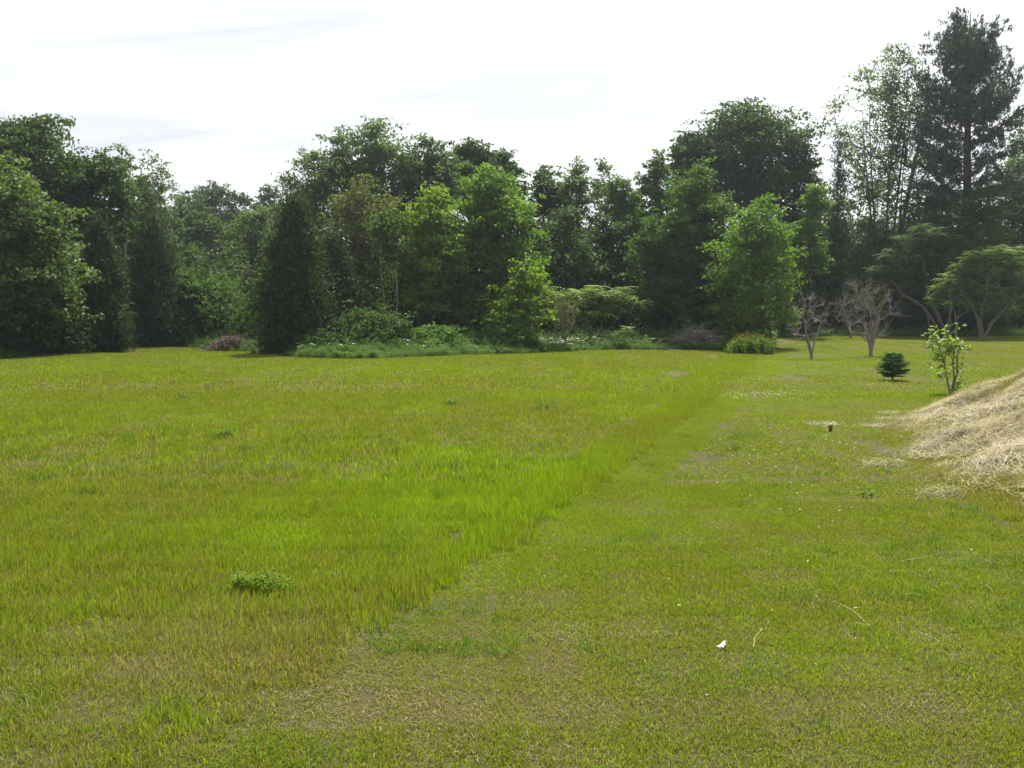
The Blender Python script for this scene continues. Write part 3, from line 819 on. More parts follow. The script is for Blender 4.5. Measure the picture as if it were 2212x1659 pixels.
def back_wood():
    r = np.random.default_rng(78); n = 110000
    xd = r.uniform(-200, 2450, n); dep = r.uniform(73, 84, n)
    x = (xd - CX) / F * dep
    hmax = np.interp(xd, [-200, 250, 380, 420, 620, 680, 1000, 1150, 1350, 1500, 1800, 2000, 2450], [13, 12, 9, 6, 6, 11.5, 12.5, 10.5, 9.5, 11, 12, 12.5, 13])
    h = hmax * (.80 + .13 * np.sin(x * .55) + .10 * np.sin(x * 1.33 + dep))
    C = np.stack([x, dep, zg(x, dep) + h * r.random(n) ** .9], -1)
    V, Q = leaves(C, r.normal(0, .8, (n, 3)) + np.array([0, -.2, .6]), .35, .25, r)
    o = obj('back_wood', mesh_np('back_wood', V, Q, LM['dark'], {'rnd': ('FACE', r.random(n) * .8)}))
    o['kind'] = 'stuff'; o['label'] = 'dark closed wood behind the front rows of trees'
back_wood()

# ------------------------------------------------------------------ the white pine
def pine():
    r = np.random.default_rng(5)
    Y = 63.0; X0 = 2092
    gx = at(X0, 730, Y)[0]; gz = float(zg(gx, Y))
    def loc(x, y, dy=0.0):
        p = at(x, y, Y); return np.array([p[0] - gx, dy, p[2] - gz])
    root = empty('pine_tree', (gx, Y, gz), 'tallest tree, a dark white pine with a dense head and ragged side boughs', 'tree')
    ty = [740, 600, 480, 420, 360, 300, 240, 180, 120, 70, 26]
    tx = [2092, 2092, 2091, 2090, 2089, 2090, 2091, 2092, 2093, 2095, 2097]
    T = np.array([loc(a, b) for a, b in zip(tx, ty)]); T[0][2] -= 0.1
    rd = np.array([.36, .33, .30, .28, .25, .22, .19, .15, .10, .06, .02])
    V, Q = tubes(T[:-1], T[1:], rd[:-1], rd[1:], 10)
    obj('trunk', mesh_np('trunk', V, Q, BK['dark'], smooth=True), root)
    br = []   # (start y px on trunk, tip x, tip y, depth, plume thickness, weight)
    # dense head
    for _ in range(72):
        y0 = r.uniform(58, 180); s = r.choice([-1, 1])
        w = np.interp(y0, [30, 60, 110, 145, 185], [26, 46, 54, 42, 20]) * r.uniform(.35, 1.05)
        br.append((y0 + 18, X0 + s * w + 2, y0 - r.uniform(4, 24), r.normal(0, 1.0), .36, 1.0))
    for x, y0, y1 in ((2040, 170, 92), (2012, 215, 96), (2004, 240, 140), (2018, 250, 160), (2000, 268, 190), (2035, 235, 170), (1990, 300, 232), (1984, 305, 262), (2010, 290, 235), (2040, 280, 215),
                      (1975, 345, 302), (1992, 372, 322), (1968, 392, 352), (2010, 385, 345), (1985, 425, 395), (2030, 330, 290), (2045, 360, 330), (1960, 445, 428), (2020, 430, 410)):
        br.append((y0, x, y1, r.normal(0, 1.0), .42, 2.4))
    for x, y0, y1 in ((2206, 232, 112), (2190, 236, 140), (2172, 245, 168), (2222, 262, 158), (2206, 268, 190), (2180, 275, 212), (2150, 262, 200), (2130, 250, 170), (2200, 310, 236), (2170, 315, 262), (2140, 300, 240),
                      (2150, 350, 300), (2185, 360, 318), (2130, 380, 340), (2165, 400, 372), (2195, 420, 395), (2120, 330, 280), (2140, 430, 410)):
        br.append((y0, x, y1, r.normal(0, 1.0), .36, 1.9))
    for _ in range(22):
        y0 = r.uniform(200, 450); a = r.uniform(0, 6.28); w = np.interp(y0, [190, 260, 440], [26, 62, 95]) * r.uniform(.5, 1)
        br.append((y0, X0 + w * math.cos(a), y0 - r.uniform(15, 45), 2.4 * math.sin(a) * w / 60, .32, 1.0))
    A, B, ra, rb, C, TT = [], [], [], [], [], []
    for y0, x1, y1, dy, th, wt in br:
        a = loc(np.interp(y0, ty[::-1], tx[::-1]), y0); b = loc(x1, y1, dy)
        ctrl = a + (b - a) * np.array([.6, .6, .25])
        pts = [(1 - t) ** 2 * a + 2 * t * (1 - t) * ctrl + t * t * b for t in np.linspace(0, 1, 6)]
        L = np.linalg.norm(b - a); w0 = 0.022 + 0.014 * L
        for k in range(5):
            A.append(pts[k]); B.append(pts[k + 1]); ra.append(w0 * (1 - k / 5.5)); rb.append(w0 * (1 - (k + 1) / 5.5))
        n = int(150 * wt * (0.6 + 0.45 * L))
        t = 0.25 + 0.78 * r.random(n) ** 0.75
        P = ((1 - t) ** 2)[:, None] * a + (2 * t * (1 - t))[:, None] * ctrl + (t * t)[:, None] * b
        # tufts along side twigs
        nt = max(8, n // 16)
        tw = r.normal(0, 1, (nt, 3)) * th * np.array([1, 1, .42])
        tk = np.sort(r.integers(0, nt, n)); t2 = np.linspace(.25, 1.02, nt)[tk]
        P2 = ((1 - t2) ** 2)[:, None] * a + (2 * t2 * (1 - t2))[:, None] * ctrl + (t2 * t2)[:, None] * b + tw[tk] + r.normal(0, .10, (n, 3))
        C.append(P2); d = norm((b - ctrl)[None])[0]
        TT.append(np.repeat((d + np.array([0, 0, .35]))[None], n, 0))
    V, Q = tubes(A, B, ra, rb, 5)
    obj('limbs', mesh_np('limbs', V, Q, BK['dark'], smooth=True), root)
    C = np.concatenate(C); TT = np.concatenate(TT)
    V, Q = leaves(C, r.normal(size=(len(C), 3)), .31, .085, r, T=TT * .9, fold=.05)
    obj('crown', mesh_np('crown', V, Q, LM['pine'], {'rnd': ('FACE', r.random(len(C)))}), root)
pine()

# ------------------------------------------------------------------ sumacs
def rosettes(C, D0, r, length, nf=9, pairs=5, droop=.6):
    """whorls of pinnate leaves at C; returns quads"""
    n = len(C) * nf
    ci = np.repeat(np.arange(len(C)), nf)
    az = r.uniform(0, 2 * np.pi, n)
    e = np.stack([np.cos(az), np.sin(az), np.zeros(n)], -1)
    s = np.stack([-np.sin(az), np.cos(az), np.zeros(n)], -1)
    Ln = length * r.uniform(.7, 1.2, n)
    rise = r.uniform(-.05, .6, n); dp = droop * r.uniform(.4, 1.5, n)
    t = np.linspace(.18, 1, pairs)
    VV = []
    for k, tk in enumerate(t):
        p = C[ci] + e * (Ln * tk)[:, None] + np.array([0, 0, 1.]) * (Ln * (rise * tk - dp * tk * tk))[:, None]
        ll = Ln * .40 * (1 - .45 * abs(tk - .5) * 2) ; w = Ln * .072
        for sg in (-1, 1):
            d = norm(s * sg + e * .35 + np.array([0, 0, -.25]))
            tip = p + d * ll[:, None]
            b = np.cross(d, np.array([0, 0, 1.])); b = norm(b) * w[:, None]
            m = p + d * (ll * .45)[:, None]
            VV.append(np.stack([p, m - b, tip, m + b], 1))
    V = np.concatenate(VV, 0).reshape(-1, 3)
    return V, np.arange(len(V)).reshape(-1, 4)

def sumac(label, xd, Y, tips, forks, leaf='sumac', length=.75, seed=1, rt=.09, by=None, nf=9, name='sumac_tree', cat='tree'):
    r = np.random.default_rng(seed)
    gx = at(xd, 735, Y)[0]; gz = float(zg(gx, Y))
    def loc(x, y, dy=0.0):
        p = at(x, y, Y); return np.array([p[0] - gx, dy, p[2] - gz])
    root = empty(name, (gx, Y, gz), label, cat)
    trunks = []
    for fk in forks:
        pts = [np.array([r.normal(0, .03), r.normal(0, .03), -.08])] + [loc(*p) for p in fk]
        fine = []
        for a, b in zip(pts[:-1], pts[1:]):
            fine += [a, a + (b - a) * .5 + r.normal(0, .04, 3)]
        trunks.append(fine + [pts[-1]])
    cen = []
    for x, y, sx, sy, k in tips:
        for _ in range(k):
            u = norm(r.normal(size=3)) * r.random() ** .4
            p = loc(x + sx * .85 * u[0], y - sy * 1.35 * u[2] + .35 * sy * abs(u[0]), u[1] * sx / F * Y * .9)
            cen.append(p)
    cen = np.array(cen)
    nodes, par, trk, rad = skeleton(cen, trunks, r, .012, sag=.2)
    rad = np.where(trk, np.maximum(rad * rt / max(rad[0], .01), .02), rad)
    V, Q = skel_mesh(nodes, par, rad, trk, 7)
    obj('trunk', mesh_np('trunk', V, Q, BK['sumac'], smooth=True), root)
    V, Q = skel_mesh(nodes, par, rad, ~trk, 5)
    obj('limbs', mesh_np('limbs', V, Q, BK['sumac'], smooth=True), root)
    V, Q = rosettes(cen, None, r, length, nf)
    obj('crown', mesh_np('crown', V, Q, LM[leaf], {'rnd': ('FACE', r.random(len(Q)))}), root)

sumac('low sumac thicket in the middle of the weedy strip', 1290, 48, [(1222, 640, 34, 14, 12), (1285, 626, 42, 14, 13), (1265, 650, 34, 12, 8), (1340, 634, 36, 14, 12), (1322, 655, 30, 12, 8), (1378, 655, 26, 12, 9), (1300, 672, 34, 10, 7), (1245, 680, 30, 22, 7)],
      [[(1270, 700), (1235, 665)], [(1300, 695), (1305, 655)], [(1330, 690), (1355, 660)]], seed=1, length=.66, rt=.05, name='sumac_bush', cat='bush')
sumac('tiny sumac seedling beside the low sumac thicket', 1348, 45, [(1348, 712, 18, 10, 6)], [[(1349, 722)]], seed=2, length=.36, rt=.02, name='sumac_bush', cat='bush')
sumac('shaded spreading sumac with a long stem leaning to the bare fruit tree', 2042, 57, [(1985, 500, 34, 14, 13), (2030, 505, 34, 16, 13), (1950, 520, 26, 14, 10), (2060, 530, 26, 18, 10), (1925, 550, 24, 14, 9), (1905, 580, 20, 14, 8),
      (1940, 585, 28, 16, 10), (1985, 550, 34, 16, 10), (2020, 560, 30, 20, 10), (1960, 615, 26, 14, 7), (2000, 600, 26, 14, 7), (1920, 610, 20, 12, 6)],
      [[(2024, 680), (2005, 640), (1995, 560)], [(1995, 665), (1950, 638), (1925, 605)], [(2055, 660), (2050, 590)]], leaf='sumac_shade', seed=3, length=.62, rt=.13)
sumac('lighter domed sumac at the right picture edge', 2118, 53, [(2110, 552, 28, 10, 10), (2150, 545, 30, 12, 11), (2195, 552, 32, 14, 11), (2080, 570, 24, 10, 9), (2130, 580, 30, 12, 10), (2180, 590, 30, 14, 10), (2055, 600, 22, 10, 9), (2035, 622, 18, 9, 8),
      (2085, 612, 26, 10, 9), (2022, 645, 12, 8, 5), (2120, 625, 26, 12, 9), (2165, 630, 28, 14, 9), (2205, 625, 28, 14, 9), (2240, 590, 30, 20, 10), (2060, 645, 20, 10, 6), (2100, 660, 24, 10, 6), (2150, 665, 24, 10, 5), (2200, 668, 24, 12, 6), (2250, 640, 30, 20, 8)],
      [[(2112, 690), (2095, 655), (2070, 620)], [(2118, 690), (2128, 640), (2135, 580)], [(2140, 700), (2175, 660), (2205, 600)]], seed=4, length=.58, rt=.11)

# ------------------------------------------------------------------ bare fruit trees
def bare_tree(label, xd, yd, Y, top, hw, fork, seed, rt=.065, K=120, cb=.34, fuzz=1, leafy=0):
    r = np.random.default_rng(seed)
    gx = at(xd, yd, Y)[0]; gz = float(zg(gx, Y))
    H = at(xd, top, Y)[2] - gz; Rw = hw / F * Y
    root = empty('bare_fruit_tree', (gx, Y, gz), label, 'tree', 'bare fruit trees on the lawn')
    cen = []
    while len(cen) < K:
        t = r.random(); a = r.uniform(0, 6.28); w = float(PROF['round'](np.array(min(.15 + t * .85, 1))))
        q = r.random() ** .45
        cen.append((Rw * w * q * math.cos(a), Rw * w * q * math.sin(a), H * (cb + (1 - cb) * t) - .05 * H))
    cen = np.array(cen)
    trunks = []
    for k, (dx, dz) in enumerate(fork):
        m = .14 * H if len(fork) > 2 else .02
        trunks.append([np.array([0, 0, -.05]), np.array([0, 0, .06 * H]), np.array([dx * .3, r.normal(0, .05), max(dz * H * .45, .1 * H)]), np.array([dx, r.normal(0, .12), dz * H])])
    nodes, par, trk, rad = skeleton(cen, trunks, r, .008, steps=4, sag=.25)
    rad = np.where(trk, np.maximum(rad * rt / rad[0], .02), rad)
    rad = np.where(trk & (nodes[:, 2] < .08), rad * 1.25, rad)
    V, Q = skel_mesh(nodes, par, rad, trk, 8)
    obj('trunk', mesh_np('trunk', V, Q, BK['dead'], smooth=True), root)
    V, Q = skel_mesh(nodes, par, rad, ~trk, 5)
    obj('limbs', mesh_np('limbs', V, Q, BK['dead'], smooth=True), root)
    # short curved twigs off every limb
    li = np.where(~trk)[0]
    s = np.repeat(li, fuzz); n = len(s)
    A = nodes[s] + (nodes[par[s]] - nodes[s]) * r.random((n, 1))
    d = norm(norm(nodes[s] - nodes[par[s]]) * .6 + r.normal(0, .6, (n, 3)) + np.array([0, 0, .35]))
    l = r.uniform(.10, .30, n)[:, None] * H / 3.2
    B = A + d * l; C2 = B + norm(d + np.array([0, 0, .6])) * l * .6
    V1, Q1 = tubes(A, B, np.full(n, .0055), np.full(n, .0045), 3)
    V2, Q2 = tubes(B, C2, np.full(n, .0045), np.full(n, .003), 3)
    obj('twigs', mesh_np('twigs', np.concatenate([V1, V2]), np.concatenate([Q1, Q2 + len(V1)]), BK['dead']), root)
    if leafy:
        k = r.integers(0, n, leafy)
        k = k[(C2[k][:, 2] > .55 * H) & (np.abs(C2[k][:, 0] + .1) < .5 * Rw)]
        V, Q = leaves(C2[k] + r.normal(0, .05, (len(k), 3)), r.normal(size=(len(k), 3)), .07, .04, r)
        obj('leaf_tuft', mesh_np('leaf_tuft', V, Q, LM['olive'], {'rnd': ('FACE', r.random(len(k)))}), root)
bare_tree('bare fruit tree forking right at the ground, nearest the weed clump', 1753, 776, 35.6, 628, 60, [(-.28, .36), (.2, .36)], 3, K=66)
bare_tree('bare fruit tree on a single short trunk, right of the forked one', 1881, 771, 37.8, 598, 64, [(-.25, .42), (.1, .45), (.35, .5)], 5, rt=.078, K=70, leafy=1300)
bare_tree('thin bare fruit tree standing back in the shade between the others', 1838, 729, 55, 598, 42, [(-.5, .48)], 7, rt=.07, K=70, fuzz=2)
bare = D('small grey twiggy bush with thin leaves in front of the sumac thicket', 1213, 44, 640, 36, 712, 'round', 'olive', 1500, 60, seed=91, rt=.05, ll=.10, lw=.06, bark='grey', stems=2, name='bush', cat='bush', frac=.6, twig=.014)

# ------------------------------------------------------------------ brush piles
def brush_pile(label, xd, Y, hw, hh, n, seed, curl=.25, mat='twig', arch=0):
    r = np.random.default_rng(seed)
    gx = at(xd, 740, Y)[0]; gz = float(zg(gx, Y)); W = hw / F * Y; H = hh / F * Y
    root = empty('brush_pile', (gx, Y, gz), label, 'brush pile')
    A, B, ra, rb = [], [], [], []
    for i in range(n):
        u = r.normal(0, .42, 2); x0 = np.clip(u[0], -1, 1) * W
        hgt = H * math.exp(-(x0 / W) ** 2 * 2.2)
        p = np.array([x0, u[1] * W * .45, hgt * r.random() ** .7 * .85])
        az = r.uniform(0, 6.28); el = r.normal(.1, .35)
        d = np.array([math.cos(az) * math.cos(el), math.sin(az) * math.cos(el) * .7, math.sin(el)])
        L = r.uniform(.4, 1.5) * W * .5; w = r.uniform(.006, .026)
        bend = r.normal(0, curl, 3)
        p = p - d * L * .5
        for k in range(4):
            q = p + d * L / 4; d = norm(d + bend * .4 + np.array([0, 0, -.12]))
            A.append(p); B.append(q); ra.append(w * (1 - k / 5)); rb.append(w * (1 - (k + 1) / 5)); p = q
    for i in range(arch):
        x0 = r.uniform(-.6, .3) * W; p = np.array([x0, r.normal(0, .3), .3 * H]); d = norm(np.array([r.uniform(.2, .8), r.normal(0, .3), 1.1]))
        L = H * r.uniform(1.3, 2.0)
        for k in range(7):
            q = p + d * L / 7; d = norm(d + np.array([.14, 0, -.30])); w = .02 * (1 - k / 8)
            A.append(p); B.append(q); ra.append(w); rb.append(w * .85); p = q
    A = np.array(A); B = np.array(B); A[:, 2] = np.maximum(A[:, 2], .02); B[:, 2] = np.maximum(B[:, 2], .02)
    V, Q = tubes(A, B, ra, rb, 4)
    big = np.repeat(np.arange(len(A)) % 3 == 0, 4)
    b1 = obj('branches', mesh_np('branches', V, Q, BK[mat]), root)
    b1['kind'] = 'stuff'
brush_pile('brown heap of cut brush in the gap beside the tallest cedar', 498, 43.9, 62, 38, 420, 3, curl=.4, arch=7)
brush_pile('grey tangle of dead branches left of the tall weed clump', 1505, 45.4, 74, 52, 460, 4, curl=.5, mat='dead', arch=14)

# ------------------------------------------------------------------ weedy strip along the wood
def weed_plant(seed, h, nl, lw, ll, spread, mat):
    r = np.random.default_rng(seed)
    ns = r.integers(4, 8); VV, QQ, o = [], [], 0
    C, T = [], []
    for s in range(ns):
        b = r.normal(0, spread * .35, 2); d = r.normal(0, .22, 2); hh = h * r.uniform(.6, 1.1)
        for k in range(nl):
            t = (k + 1) / nl; a = k * 2.4 + r.uniform(-.4, .4)
            C.append([b[0] + d[0] * hh * t + .5 * ll * math.cos(a), b[1] + d[1] * hh * t + .5 * ll * math.sin(a), hh * (.12 + .88 * t)])
            T.append([math.cos(a), math.sin(a), .35])
    C, T = np.array(C), np.array(T)
    V, Q = leaves(C, np.tile([0, 0, 1.], (len(C), 1)) + r.normal(0, .35, (len(C), 3)), ll, lw, r, T=T)
    return mesh_np('weed_plant', V, Q, mat, {'rnd': ('FACE', r.random(len(Q)))})
wc = source_collection('weeds', [weed_plant(i, h, nl, lw, ll, sp, LM[m]) for i, (h, nl, lw, ll, sp, m) in enumerate([
    (.55, 12, .06, .16, .3, 'weed'), (.75, 16, .07, .18, .35, 'weed'), (.4, 9, .09, .18, .35, 'weed'), (.9, 18, .05, .15, .3, 'mid'), (.5, 12, .06, .15, .4, 'mid'), (.6, 12, .02, .32, .3, 'weed'), (.45, 10, .02, .30, .3, 'bright')])])
def strip_points(n, x0, x1, d0, d1, seed):
    r = np.random.default_rng(seed)
    xd = r.uniform(x0, x1, n); dep = np.interp(xd, ED_X, ED_Y) + d0 + (d1 - d0) * r.random(n)
    return (xd - CX) / F * dep, dep, xd, r
X, Y, xd, r = strip_points(5200, 640, 1668, 0, 7.5, 41)
X2, Y2, xd2, _ = strip_points(1500, -50, 640, .2, 5.0, 42)
X3, Y3, xd3, _ = strip_points(900, 1700, 2300, .5, 5.0, 43)
X, Y, xd = np.concatenate([X, X2, X3]), np.concatenate([Y, Y2, Y3]), np.concatenate([xd, xd2, xd3])
n = len(X); dd = Y - np.interp(xd, ED_X, ED_Y)
ix = r.integers(0, 5, n); front = dd < .9; ix = np.where(front & (r.random(n) < .75), r.integers(5, 7, n), ix)
sc = r.uniform(.6, 1.15, n) * (.55 + .5 * sstep(0, 3, dd)) * (1 + .3 * smooth_noise(X, Y, 1.0, 61))
sc = np.where((xd < 640) | (xd > 1690), sc * .75, sc)
rot = np.zeros((n, 3)); rot[:, 2] = r.uniform(0, 6.28, n)
scatter('weedy_strip', wc, np.stack([X, Y, zg(X, Y)], -1), rot, np.stack([sc] * 3, -1), ix, {}, label='knee-high weeds along the foot of the wood')

def plainmat(name, col, rough=.8, trans=0):
    m, N, L = newmat(name)
    p = N.new('ShaderNodeBsdfPrincipled'); p.inputs['Roughness'].default_value = rough; p.inputs['Specular IOR Level'].default_value = .2
    g = N.new('ShaderNodeNewGeometry')
    nz = noise(N, L, g.outputs['Position'], 30, 4, .6)
    L.new(mixc(N, L, ramp(N, L, nz, .3, .7), tuple(c * .8 for c in col), tuple(min(c * 1.12, .9) for c in col)), p.inputs['Base Color'])
    o = N.new('ShaderNodeOutputMaterial'); L.new(p.outputs[0], o.inputs[0])
    return m
WHITE = plainmat('white_petals', (.72, .73, .66))
def flower_head(seed, n, rad, sz):
    r = np.random.default_rng(seed)
    C = r.normal(0, rad, (n, 3)) * np.array([1, 1, .3])
    V, Q = leaves(C, np.tile([0, 0, 1.], (n, 1)) + r.normal(0, .4, (n, 3)), sz, sz * .8, r)
    return mesh_np('flower_head', V, Q, WHITE)
fc_ = source_collection('flower_heads', [flower_head(i, 7, .07, .055) for i in range(4)])
X, Y, xd, r = strip_points(360, 1150, 1330, 1.0, 6.0, 51)
Xb, Yb, xdb, _ = strip_points(45, 640, 1150, .6, 3.0, 52)
Xc, Yc, xdc, _ = strip_points(70, 1330, 1580, .4, 3.0, 53)
X, Y = np.concatenate([X, Xb, Xc]), np.concatenate([Y, Yb, Yc])
k = smooth_noise(X, Y, 1.6, 71) + r.normal(0, .15, len(X)) > -.05; X, Y = X[k], Y[k]; n = len(X)
rot = np.zeros((n, 3)); rot[:, 2] = r.uniform(0, 6.28, n)
scatter('white_wildflowers', fc_, np.stack([X, Y, zg(X, Y) + r.uniform(.35, .7, n)], -1), rot, np.stack([r.uniform(.6, 1.2, n)] * 3, -1), r.integers(0, 4, n), {}, label='small white flower heads among the weeds')

# clover heads on the lawn
cl_ = source_collection('clover_heads', [flower_head(20 + i, 5, .008, .016) for i in range(3)])
r = np.random.default_rng(81)
P = []
for xd0, yd0, sx, sy, k in ((1620, 855, 70, 4, 170), (1700, 850, 40, 3, 50), (1720, 985, 60, 30, 60), (1800, 960, 60, 30, 45), (1660, 930, 60, 25, 35), (2100, 800, 50, 3, 60), (1900, 838, 60, 4, 50), (1750, 1080, 90, 40, 30), (1560, 1030, 40, 40, 16), (1700, 790, 100, 6, 50), (1900, 905, 60, 10, 24), (1500, 1250, 300, 120, 16), (1900, 1300, 200, 100, 14)):
    a = r.normal(xd0, sx, k); b = np.maximum(r.normal(yd0, sy, k), 770)
    yy = EYE * F / (b - HZ); xx = (a - CX) / F * yy
    P.append(np.stack([xx, yy, zs(xx, yy) + .045], -1))
P = np.concatenate(P); P = P[P[:, 0] > bnd(P[:, 1]) - .1]
n = len(P); far = .22 + P[:, 1] * .017
scatter('clover_flowers', cl_, P, np.zeros((n, 3)), np.stack([r.uniform(.7, 1.3, n) * far] * 3, -1), r.integers(0, 3, n), {}, label='white clover heads dotted over the lawn')

# tall weed clump at the end of the strip
def weed_clump():
    r = np.random.default_rng(9); Y = 41.2
    gx = at(1622, 760, Y)[0]; gz = float(zg(gx, Y))
    root = empty('weed_clump', (gx, Y, gz), 'bright green clump of tall weeds with rusty tops left of the bare fruit trees', 'weeds')
    n = 260; p = r.normal(0, .46, (n, 2)) * np.array([1.0, .8]); p[:, 0] = np.clip(p[:, 0], -1.15, .95); h = r.uniform(.5, .95, n) * np.clip(1.05 - .35 * p[:, 0] ** 2, .4, 1.1)
    A = np.concatenate([p, np.zeros((n, 1))], 1); B = np.concatenate([p + r.normal(0, .05, (n, 2)), h[:, None]], 1)
    V, Q = tubes(A, B, np.full(n, .008), np.full(n, .004), 3)
    o = obj('stalks', mesh_np('stalks', V, Q, LM['weedl'], {'rnd': ('FACE', np.full(len(Q), .4))}), root)
    k = np.repeat(np.arange(n), 22); t = r.random(len(k)) * .82 + .05
    C = A[k] + (B[k] - A[k]) * t[:, None] + r.normal(0, .04, (len(k), 3))
    C[:, 2] = np.maximum(C[:, 2], .03)
    V, Q = leaves(C, r.normal(0, .5, (len(k), 3)) + np.array([0, 0, .8]), .14, .045, r)
    obj('leaves', mesh_np('leaves', V, Q, LM['weedl'], {'rnd': ('FACE', r.random(len(Q)))}), root)
    k = np.repeat(np.arange(n), 3)
    C = B[k] + r.normal(0, .05, (len(k), 3)); V, Q = leaves(C, r.normal(size=(len(k), 3)), .09, .02, r, T=np.tile([0, 0, 1.], (len(k), 1)))
    obj('seed_heads', mesh_np('seed_heads', V, Q, LM['rust'], {'rnd': ('FACE', r.random(len(Q)))}), root)
LM['rust'] = leafmat('seed_heads_rusty', (.11, .13, .03), (.20, .15, .045))
weed_clump()

# ------------------------------------------------------------------ young spruce
def spruce():
    r = np.random.default_rng(4); Y = 3257 / (820 - HZ)
    gx = at(1928, 820, Y)[0]; gz = float(zg(gx, Y))
    H = .76; root = empty('young_spruce', (gx, Y, gz), 'small bushy spruce alone on the lawn near the leafy sapling', 'tree')
    V, Q = tubes([[0, 0, -.02], [0, 0, .25], [.01, 0, .55]], [[0, 0, .25], [.01, 0, .55], [.01, 0, H]], [.022, .018, .010], [.018, .010, .003], 7)
    obj('trunk', mesh_np('trunk', V, Q, BK['dark'], smooth=True), root)
    A, B, C, T = [], [], [], []
    for i in range(210):
        t = r.random() ** .85; z = .10 + .58 * t
        L = np.interp(t, [0, .12, .3, .6, 1], [.24, .39, .42, .33, .12]) * r.uniform(.55, 1.1); a = r.uniform(0, 6.28)
        e = np.array([math.cos(a), math.sin(a), 0]); p0 = np.array([0, 0, z]); p1 = p0 + e * L + np.array([0, 0, .08 * L + .35 * L * t])
        A.append(p0); B.append(p1)
        for s in range(9):
            u = .25 + .75 * s / 8; m = p0 + (p1 - p0) * u
            for sg in (-1, 0, 1):
                d = norm((p1 - p0) / L + sg * .8 * np.cross(e, [0, 0, 1.]) + r.normal(0, .12, 3))
                for q in range(3):
                    C.append(m + d * .03 * (q + .5)); T.append(d + r.normal(0, .5, 3))
    V, Q = tubes(A, B, np.full(len(A), .006), np.full(len(A), .003), 4)
    obj('limbs', mesh_np('limbs', V, Q, BK['dark']), root)
    C, T = np.array(C), np.array(T)
    V, Q = leaves(C, r.normal(size=(len(C), 3)) + np.array([0, 0, .4]), .05, .012, r, T=T)
    obj('crown', mesh_np('crown', V, Q, LM['spruce'], {'rnd': ('FACE', r.random(len(Q)))}), root)
spruce()

# ------------------------------------------------------------------ leafy sapling with bare tips behind the mound
def chestnut():
    r = np.random.default_rng(12); Y = 19.6
    gx = at(2052, 852, Y)[0]; gz = float(zg(gx, Y))
    def loc(x, y, dy=0): p = at(x, y, Y); return np.array([p[0] - gx, dy, p[2] - gz])
    root = empty('leafy_sapling', (gx, Y, gz), 'young sapling with big light leaves and bare twig tips behind the hay mound', 'sapling')
    stems = [[(2052, 852), (2046, 820), (2040, 785), (2028, 745), (2012, 722)], [(2054, 850), (2062, 815), (2060, 785), (2066, 740), (2070, 715), (2068, 672)],
             [(2056, 850), (2068, 808), (2070, 770), (2078, 745), (2086, 730)], [(2040, 785), (2046, 750), (2050, 725), (2056, 700), (2055, 640)], [(2060, 785), (2052, 755), (2046, 725)],
             [(2028, 745), (2012, 738), (2000, 735)], [(2028, 745), (2018, 735), (2004, 748)], [(2050, 725), (2068, 705)], [(2014, 724), (2006, 700), (2003, 682)], [(2060, 720), (2070, 702), (2074, 694)], [(2062, 815), (2078, 790), (2084, 760)]]
    A, B, ra, rb = [], [], [], []
    for k, s in enumerate(stems):
        w0 = .022 if k < 3 else .011
        dy = r.normal(0, .12)
        pts = [loc(x, y, dy * i / len(s)) for i, (x, y) in enumerate(s)]
        for i in range(len(pts) - 1):
            A.append(pts[i]); B.append(pts[i + 1]); ra.append(w0 * (1 - .75 * i / len(pts))); rb.append(w0 * (1 - .75 * (i + 1) / len(pts)))
    for x0, y0, x1, y1 in ((2055, 670, 2051, 664), (2055, 670, 2059, 664), (2068, 690, 2080, 676), (2055, 655, 2057, 648), (2068, 684, 2072, 678)):
        A.append(loc(x0, y0)); B.append(loc(x1, y1)); ra.append(.005); rb.append(.003)
    V, Q = tubes(A, B, ra, rb, 6)
    obj('stems', mesh_np('stems', V, Q, BK['grey'], smooth=True), root)
    C, T = [], []
    for x, y, sx, sy, k in ((2012, 715, 12, 7, 8), (2003, 748, 9, 5, 12), (2024, 730, 14, 10, 30), (2040, 712, 14, 6, 9), (2030, 760, 16, 14, 62), (2045, 745, 14, 14, 40), (2018, 775, 8, 10, 20), (2058, 750, 14, 12, 34),
                            (2062, 735, 12, 6, 16), (2072, 745, 10, 8, 18), (2084, 756, 8, 4, 8), (2034, 800, 12, 12, 34), (2066, 790, 8, 14, 22), (2074, 830, 12, 12, 44), (2062, 835, 12, 8, 20), (2028, 815, 6, 6, 8), (2068, 702, 8, 3, 6)):
        for _ in range(k):
            p = loc(x + r.normal(0, sx * .7), y + r.normal(0, sy * .7), r.normal(0, .12)); C.append(p); a = r.uniform(0, 6.28); T.append([math.cos(a), math.sin(a), r.uniform(-.5, .3)])
    C, T = np.array(C), np.array(T)
    V, Q = leaves(C, np.tile([0, -.15, .7], (len(C), 1)) + r.normal(0, .45, (len(C), 3)), .125, .06, r, T=T)
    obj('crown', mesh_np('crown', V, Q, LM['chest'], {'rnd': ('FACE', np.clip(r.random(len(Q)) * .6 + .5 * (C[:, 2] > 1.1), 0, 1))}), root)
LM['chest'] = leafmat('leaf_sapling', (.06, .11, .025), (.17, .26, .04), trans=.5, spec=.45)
chestnut()

